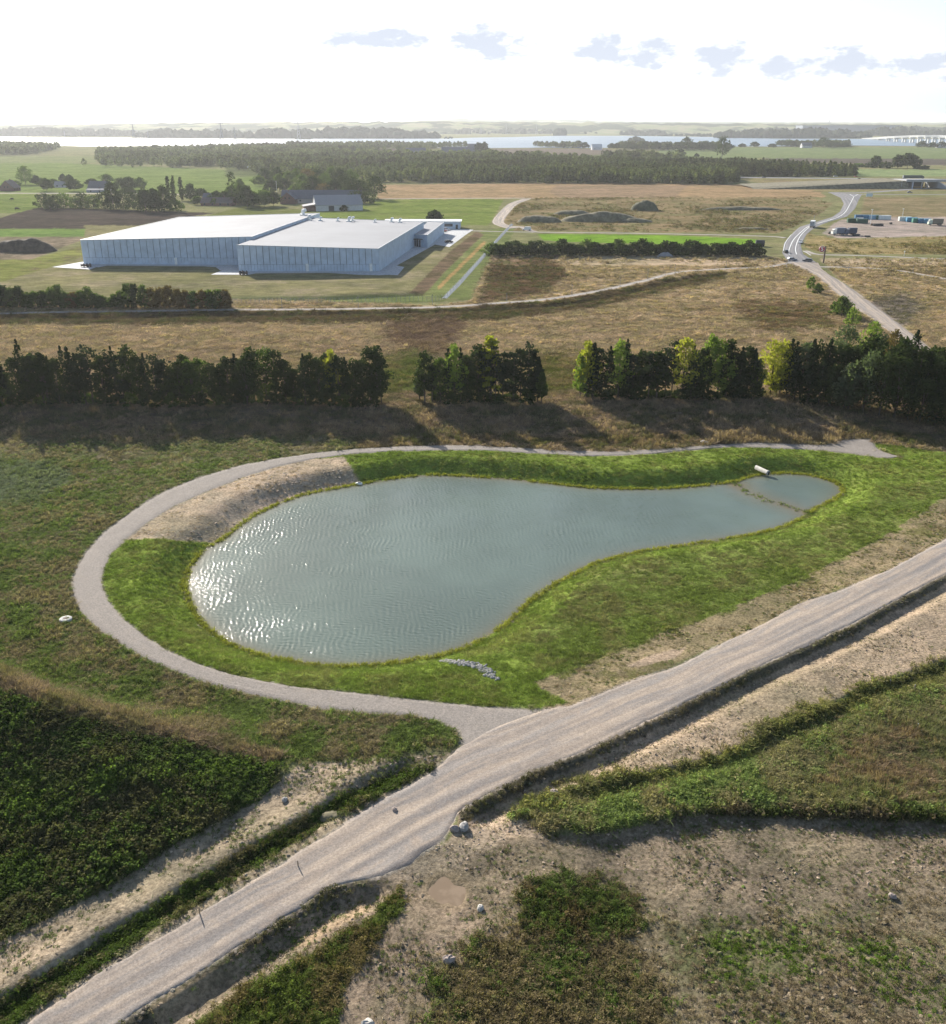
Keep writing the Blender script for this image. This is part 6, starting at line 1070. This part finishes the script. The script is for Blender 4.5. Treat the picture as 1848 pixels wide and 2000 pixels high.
x, y, z = place(1684, 387); t = thing('direction_sign', 'light blue direction sign beside the asphalt road junction', 'sign', (x + 6, y, z)); obj('panel', MB().box((0, 0, 2.6), (5.4, .12, 2.6)), plain('pale_sign_back', (.5, .62, .68), .5), t); obj('post', MB().tube((-2, .1, -.2), (-2, .1, 3.6), .08), postm, t); obj('post', MB().tube((2, .1, -.2), (2, .1, 3.6), .08), postm, t)

# ------------------------------------------------------------------ far bridge, pylons, tower
bc = plain('bridge_pale_concrete', (.62, .61, .58), .8); D_ = lambda zx, zy: (1360 + zx * .2643, 214.9 + zy * .2643)
piers = [(1355,222,201,.4),(1418,230,196,.6),(1475,235,192,.7),(1535,238,189,.8),(1592,241,187,.9),(1648,245,185,1),(1703,248,184.5,1),(1755,250,185,1),(1807,252,187,1),(1860,255,190,1),(1920,258,195,1)]
br = []
for zx, zb, zt_, _ in piers: xd, yd = D_(zx, zb); x, y = at(xd, yd, 0); _, ydt = D_(zx, zt_); br.append((float(x), float(y), CAMH - float(ratio(ydt)) * float(y)))
xd, yd = D_(1238, 212); xs0, ys0 = at(xd, yd); brt = thing('road_bridge', 'long pale road bridge arching over the fjord on many piers', 'bridge', (br[0][0], br[0][1], 0)); O = Vector((br[0][0], br[0][1], 0)); br0 = [(float(xs0), float(ys0), 2.0)] + br
mb = MB()
for a, b_ in zip(br0[:-1], br0[1:]):
    a, b_ = Vector(a) - O, Vector(b_) - O; dx, dy = (b_ - a).normalized().x, (b_ - a).normalized().y; nx, ny = -dy * 9, dx * 9
    mb.add([(a.x + nx, a.y + ny, a.z), (a.x - nx, a.y - ny, a.z), (b_.x - nx, b_.y - ny, b_.z), (b_.x + nx, b_.y + ny, b_.z), (a.x + nx * .6, a.y + ny * .6, a.z - 6), (a.x - nx * .6, a.y - ny * .6, a.z - 6), (b_.x - nx * .6, b_.y - ny * .6, b_.z - 6), (b_.x + nx * .6, b_.y + ny * .6, b_.z - 6)], [(0, 1, 2, 3), (4, 7, 6, 5), (0, 4, 5, 1), (3, 2, 6, 7), (1, 5, 6, 2), (0, 3, 7, 4)])
obj('deck', mb, bc, brt)
for i, p_ in enumerate(br):
    v_ = Vector(p_) - O; h = p_[2] - 5.9
    for s_ in (-5, 5): obj('pier', MB().box((v_.x + s_, v_.y + s_ * .3, h / 2 - 1), (5, 6, h + 2), taper=.8), bc, brt)
    obj('pier_cap', MB().box((v_.x, v_.y, h - 1.2), (18, 7, 2.5)), bc, brt)
def pylon(lab, xd, yb, yt, group='power pylons by the fjord'):
    x, y = at(xd, yb); x, y = float(x), float(y); h = CAMH - float(ratio(yt)) * y; t = thing('power_pylon', lab, 'pylon', (x, y, 0), 0, group); w_ = h * .11; legs = MB(); r_ = h * .006 + .15
    for a in (-1, 1):
        for b_ in (-1, 1): obj('leg', MB().tube((a * w_, b_ * w_, -1), (a * w_ * .22, b_ * w_ * .22, h * .62), r_, None, 4).tube((a * w_ * .22, b_ * w_ * .22, h * .62), (0, 0, h), r_, None, 4), PYM, t)
    br_ = MB(); lv = [0, .18, .34, .48, .62]
    for f0, f1 in zip(lv[:-1], lv[1:]):
        k0, k1 = w_ * (1 - .78 * f0 / .62), w_ * (1 - .78 * f1 / .62)
        for s_ in (-1, 1): br_.tube((-k0, s_ * k0, h * f0), (k1, s_ * k1, h * f1), r_ * .6, None, 3, False).tube((k0, s_ * k0, h * f0), (-k1, s_ * k1, h * f1), r_ * .6, None, 3, False)
    obj('bracing', br_, PYM, t)
    for f_, l_ in ((.66, .16), (.79, .21), (.90, .13)): obj('crossarm', MB().tube((-h * l_, 0, h * f_), (0, 0, h * (f_ + .035)), r_ * .8, None, 4).tube((h * l_, 0, h * f_), (0, 0, h * (f_ + .035)), r_ * .8, None, 4).tube((-h * l_, 0, h * f_), (h * l_, 0, h * f_), r_ * .7, None, 4), PYM, t)
PYM = plain('pylon_steel', (.22, .23, .25), .7)
for xd, yb, yt, w2 in ((263.5, 282, 240, 'leftmost tall power pylon rising over the bright fjord water'), (291, 281, 255.5, 'shorter power pylon right of the leftmost tall one'), (434, 280, 237, 'tallest power pylon standing in the bright water'), (460, 280, 247, 'power pylon just right of the tallest one'), (127, 269.5, 254.5, 'faint small power pylon on the far left shore'), (584, 273, 233.5, 'tall power pylon on the small islet before the middle'), (710, 266, 239, 'faint power pylon on the far shore right of the islet'), (939, 262, 240.5, 'faint power pylon left of the long ridge on the far shore'), (989, 262, 240.5, 'faint power pylon below the long ridge on the far shore'), (1048, 262, 240.5, 'faint rightmost power pylon on the far shore')): pylon(w2, xd, yb, yt)
x, y = at(1619, 250); x, y = float(x) , float(y); sc_ = y; h = CAMH - float(ratio(224)) * y; z0 = 0
t = thing('tower_monument', 'tall slender tower with spreading legs on the far horizon', 'tower', (x, y, 0)); obj('shaft', MB().tube((0, 0, 0), (0, 0, h), h * .045, h * .03, 8), PYM, t)
for a in range(4): c_, s_ = math.cos(a * 1.57 + .78), math.sin(a * 1.57 + .78); obj('leg', MB().tube((c_ * h * .28, s_ * h * .28, h * .30), (0, 0, h * .62), h * .016, h * .014, 5), PYM, t)
x, y = at(1655, 263); x, y = float(x), float(y); t = thing('industrial_hall', 'large grey hall on the far shore below the slender tower', 'building', (x, y, 0)); hh_ = CAMH - float(ratio(245)) * y; obj('wall', MB().box((0, 0, hh_ / 2), (520, 120, hh_)), plain('far_hall', (.2, .23, .28), .9), t); obj('roof', MB().box((0, 0, hh_ + 1), (524, 124, 2)), steel2, t)

# ------------------------------------------------------------------ far shore: hills with woods and fields, islets
hm, T = mat('far_hill_cover'); pos = T.n('ShaderNodeNewGeometry').outputs['Position']; f = T.noise(T.vscale(pos, (1, .55, 1)), .0032, 5, .62); g_ = T.noise(pos, .012, 4, .6)
c = T.mix(T.ramp(f, .47, .55), (.05, .065, .035), T.mix(T.ramp(g_, .4, .6), (.17, .20, .09), (.24, .22, .13))); b = T.n('ShaderNodeBsdfDiffuse', None, Color=c); out(T, b.outputs[0])
hw, T = mat('far_wood_cover'); pos = T.n('ShaderNodeNewGeometry').outputs['Position']; b = T.n('ShaderNodeBsdfDiffuse', None, Color=T.mix(T.noise(pos, .03, 4), (.04, .055, .03), (.075, .085, .045))); out(T, b.outputs[0])
def ridge(name, xa, xb, yb, prof, depth, m_, seed, jag=0, n=260, kind='structure', label=None, nd=6):
    """a hill: foot on the flat ground at photo height yb, crest following prof (photo x -> photo y of the skyline)"""
    mb = MB(); X_ = np.linspace(xa, xb, n); yb_ = np.interp(X_, [p[0] for p in yb], [p[1] for p in yb]) if hasattr(yb, '__len__') else np.full(n, yb); wx, wy = at(X_, yb_); pz = np.interp(X_, [p[0] for p in prof], [p[1] for p in prof]); hgt = np.maximum(1, CAMH - ratio(pz) * (wy + depth * .45))
    hgt = hgt * (1 + jag * (fbm(X_, X_ * 0 + seed, 6, 4) - .5)) 
    for j in range(nd + 1):
        t_ = j / nd; e = math.sin(math.pi * min(1, t_ * 1.05)) ** .7 if j not in (0, nd) else 0
        dirx = ray_x(X_, 240)
        for i in range(n): yy_ = wy[i] + depth * t_; mb.v.append((wx[i] + dirx[i] * depth * t_, yy_, hgt[i] * e * (1 + .12 * jag * math.sin(i * 1.7 + j)) - (1 if e == 0 else 0)))
    for j in range(nd):
        for i in range(n - 1): a = j * n + i; mb.f.append((a, a + 1, a + n + 1, a + n))
    o = obj(name, mb, m_, None, True); o['kind'] = kind
    if label: o['label'] = label
    return o
ridge('hills', -500, 2400, 262, [(-500,245),(0,244),(120,243),(300,241),(420,240),(560,239),(700,238),(845,236),(1000,238),(1160,239),(1400,241),(1700,242),(1848,243),(2400,243)], 2600, hm, 1, .3)
ridge('hills', -500, 2400, 252, [(-500,245),(0,244),(200,242),(520,237),(640,238),(800,238),(842,232.5),(900,230.5),(990,234),(1100,232.5),(1140,234),(1180,236),(1300,237),(1500,238.5),(1700,239),(2400,239.5)], 3800, hm, 2, .15)
ridge('hills', -500, 2400, 245, [(-500,241),(0,241),(500,238.5),(1200,237.5),(1848,238),(2400,238)], 5000, hm, 3, .1)
def clumps(name, segs, label, seed):
    """rounded far tree crowns heaped along shore lines, one mass"""
    mb = MB(); q = random.Random(seed)
    for xa, xb, yb, hpx, dn in segs:
        n = max(2, int((xb - xa) / dn))
        for i in range(n):
            xd = xa + (xb - xa) * (i + q.random()) / n; yd = yb - q.uniform(0, 1.2); x, y = at(xd, yd); x, y = float(x), float(y); m_ = mpp(y); h = hpx * m_ * q.uniform(.6, 1.1) * (.65 + .5 * math.sin(math.pi * (xd - xa) / (xb - xa)) ** .5); r_ = max(h * .75, dn * m_ * .9) * q.uniform(.7, 1.2)
            mb.blob((x, y, h * .42), (r_, r_, h * .6), q.randint(0, 999), 6, 4, .25)
    o = obj(name, mb, hw, None, False); o['kind'] = 'stuff'; o['label'] = label; o['category'] = 'woodland'
clumps('far_shore_woodland', [(-300,270,266.5,14,5),(60,200,266,12,5),(270,480,270,15,5),(480,830,270.5,17,4.5),(600,860,271,14,4),(860,960,262,8,5),(960,1090,262,9,5),(1085,1105,265,12,4),(1210,1300,264,9,4),(1195,1340,260,10,5),(1130,1165,262,5,4),(1240,1360,266,4,4),(1350,1400,267,5,4),(1400,1480,268,9,4),(1395,1700,270,14,4),(1450,1900,262,12,5),(1480,1690,270.5,15,4),(1690,1800,266,14,4),(1800,2300,266,14,5),(1100,1500,252,7,6),(200,900,255,6,7),(900,1848,248,4,8)], 'hazy dark woods lining the far shore of the fjord', 5)
clumps('wooded_islet', [(575,612,272.5,4,4)], 'low wooded islet below the tall pylon in the fjord', 6); clumps('wooded_islet', [(868,884,271.5,3.5,3)], 'tiny islet with bushes in the fjord left of the middle', 7); clumps('wooded_islet', [(1228,1256,278,9,4)], 'rounded green islet close to the near shore', 8)

# ------------------------------------------------------------------ air: pale haze over the whole plain
hz_, T = mat('air_haze'); pv = T.n('ShaderNodeVolumePrincipled', None, Density=HAZE_DENSITY, Anisotropy=.4); pv.inputs['Color'].default_value = (.93, .95, 1.0, 1); T.n('ShaderNodeOutputMaterial', None, Volume=pv.outputs[0])
o = obj('haze', MB().box((0, 10000, 57), (60000, 23000, 134)), hz_); o['kind'] = 'stuff'; o['label'] = 'pale haze hanging in the air over the whole plain'; o.display_type = 'BOUNDS'
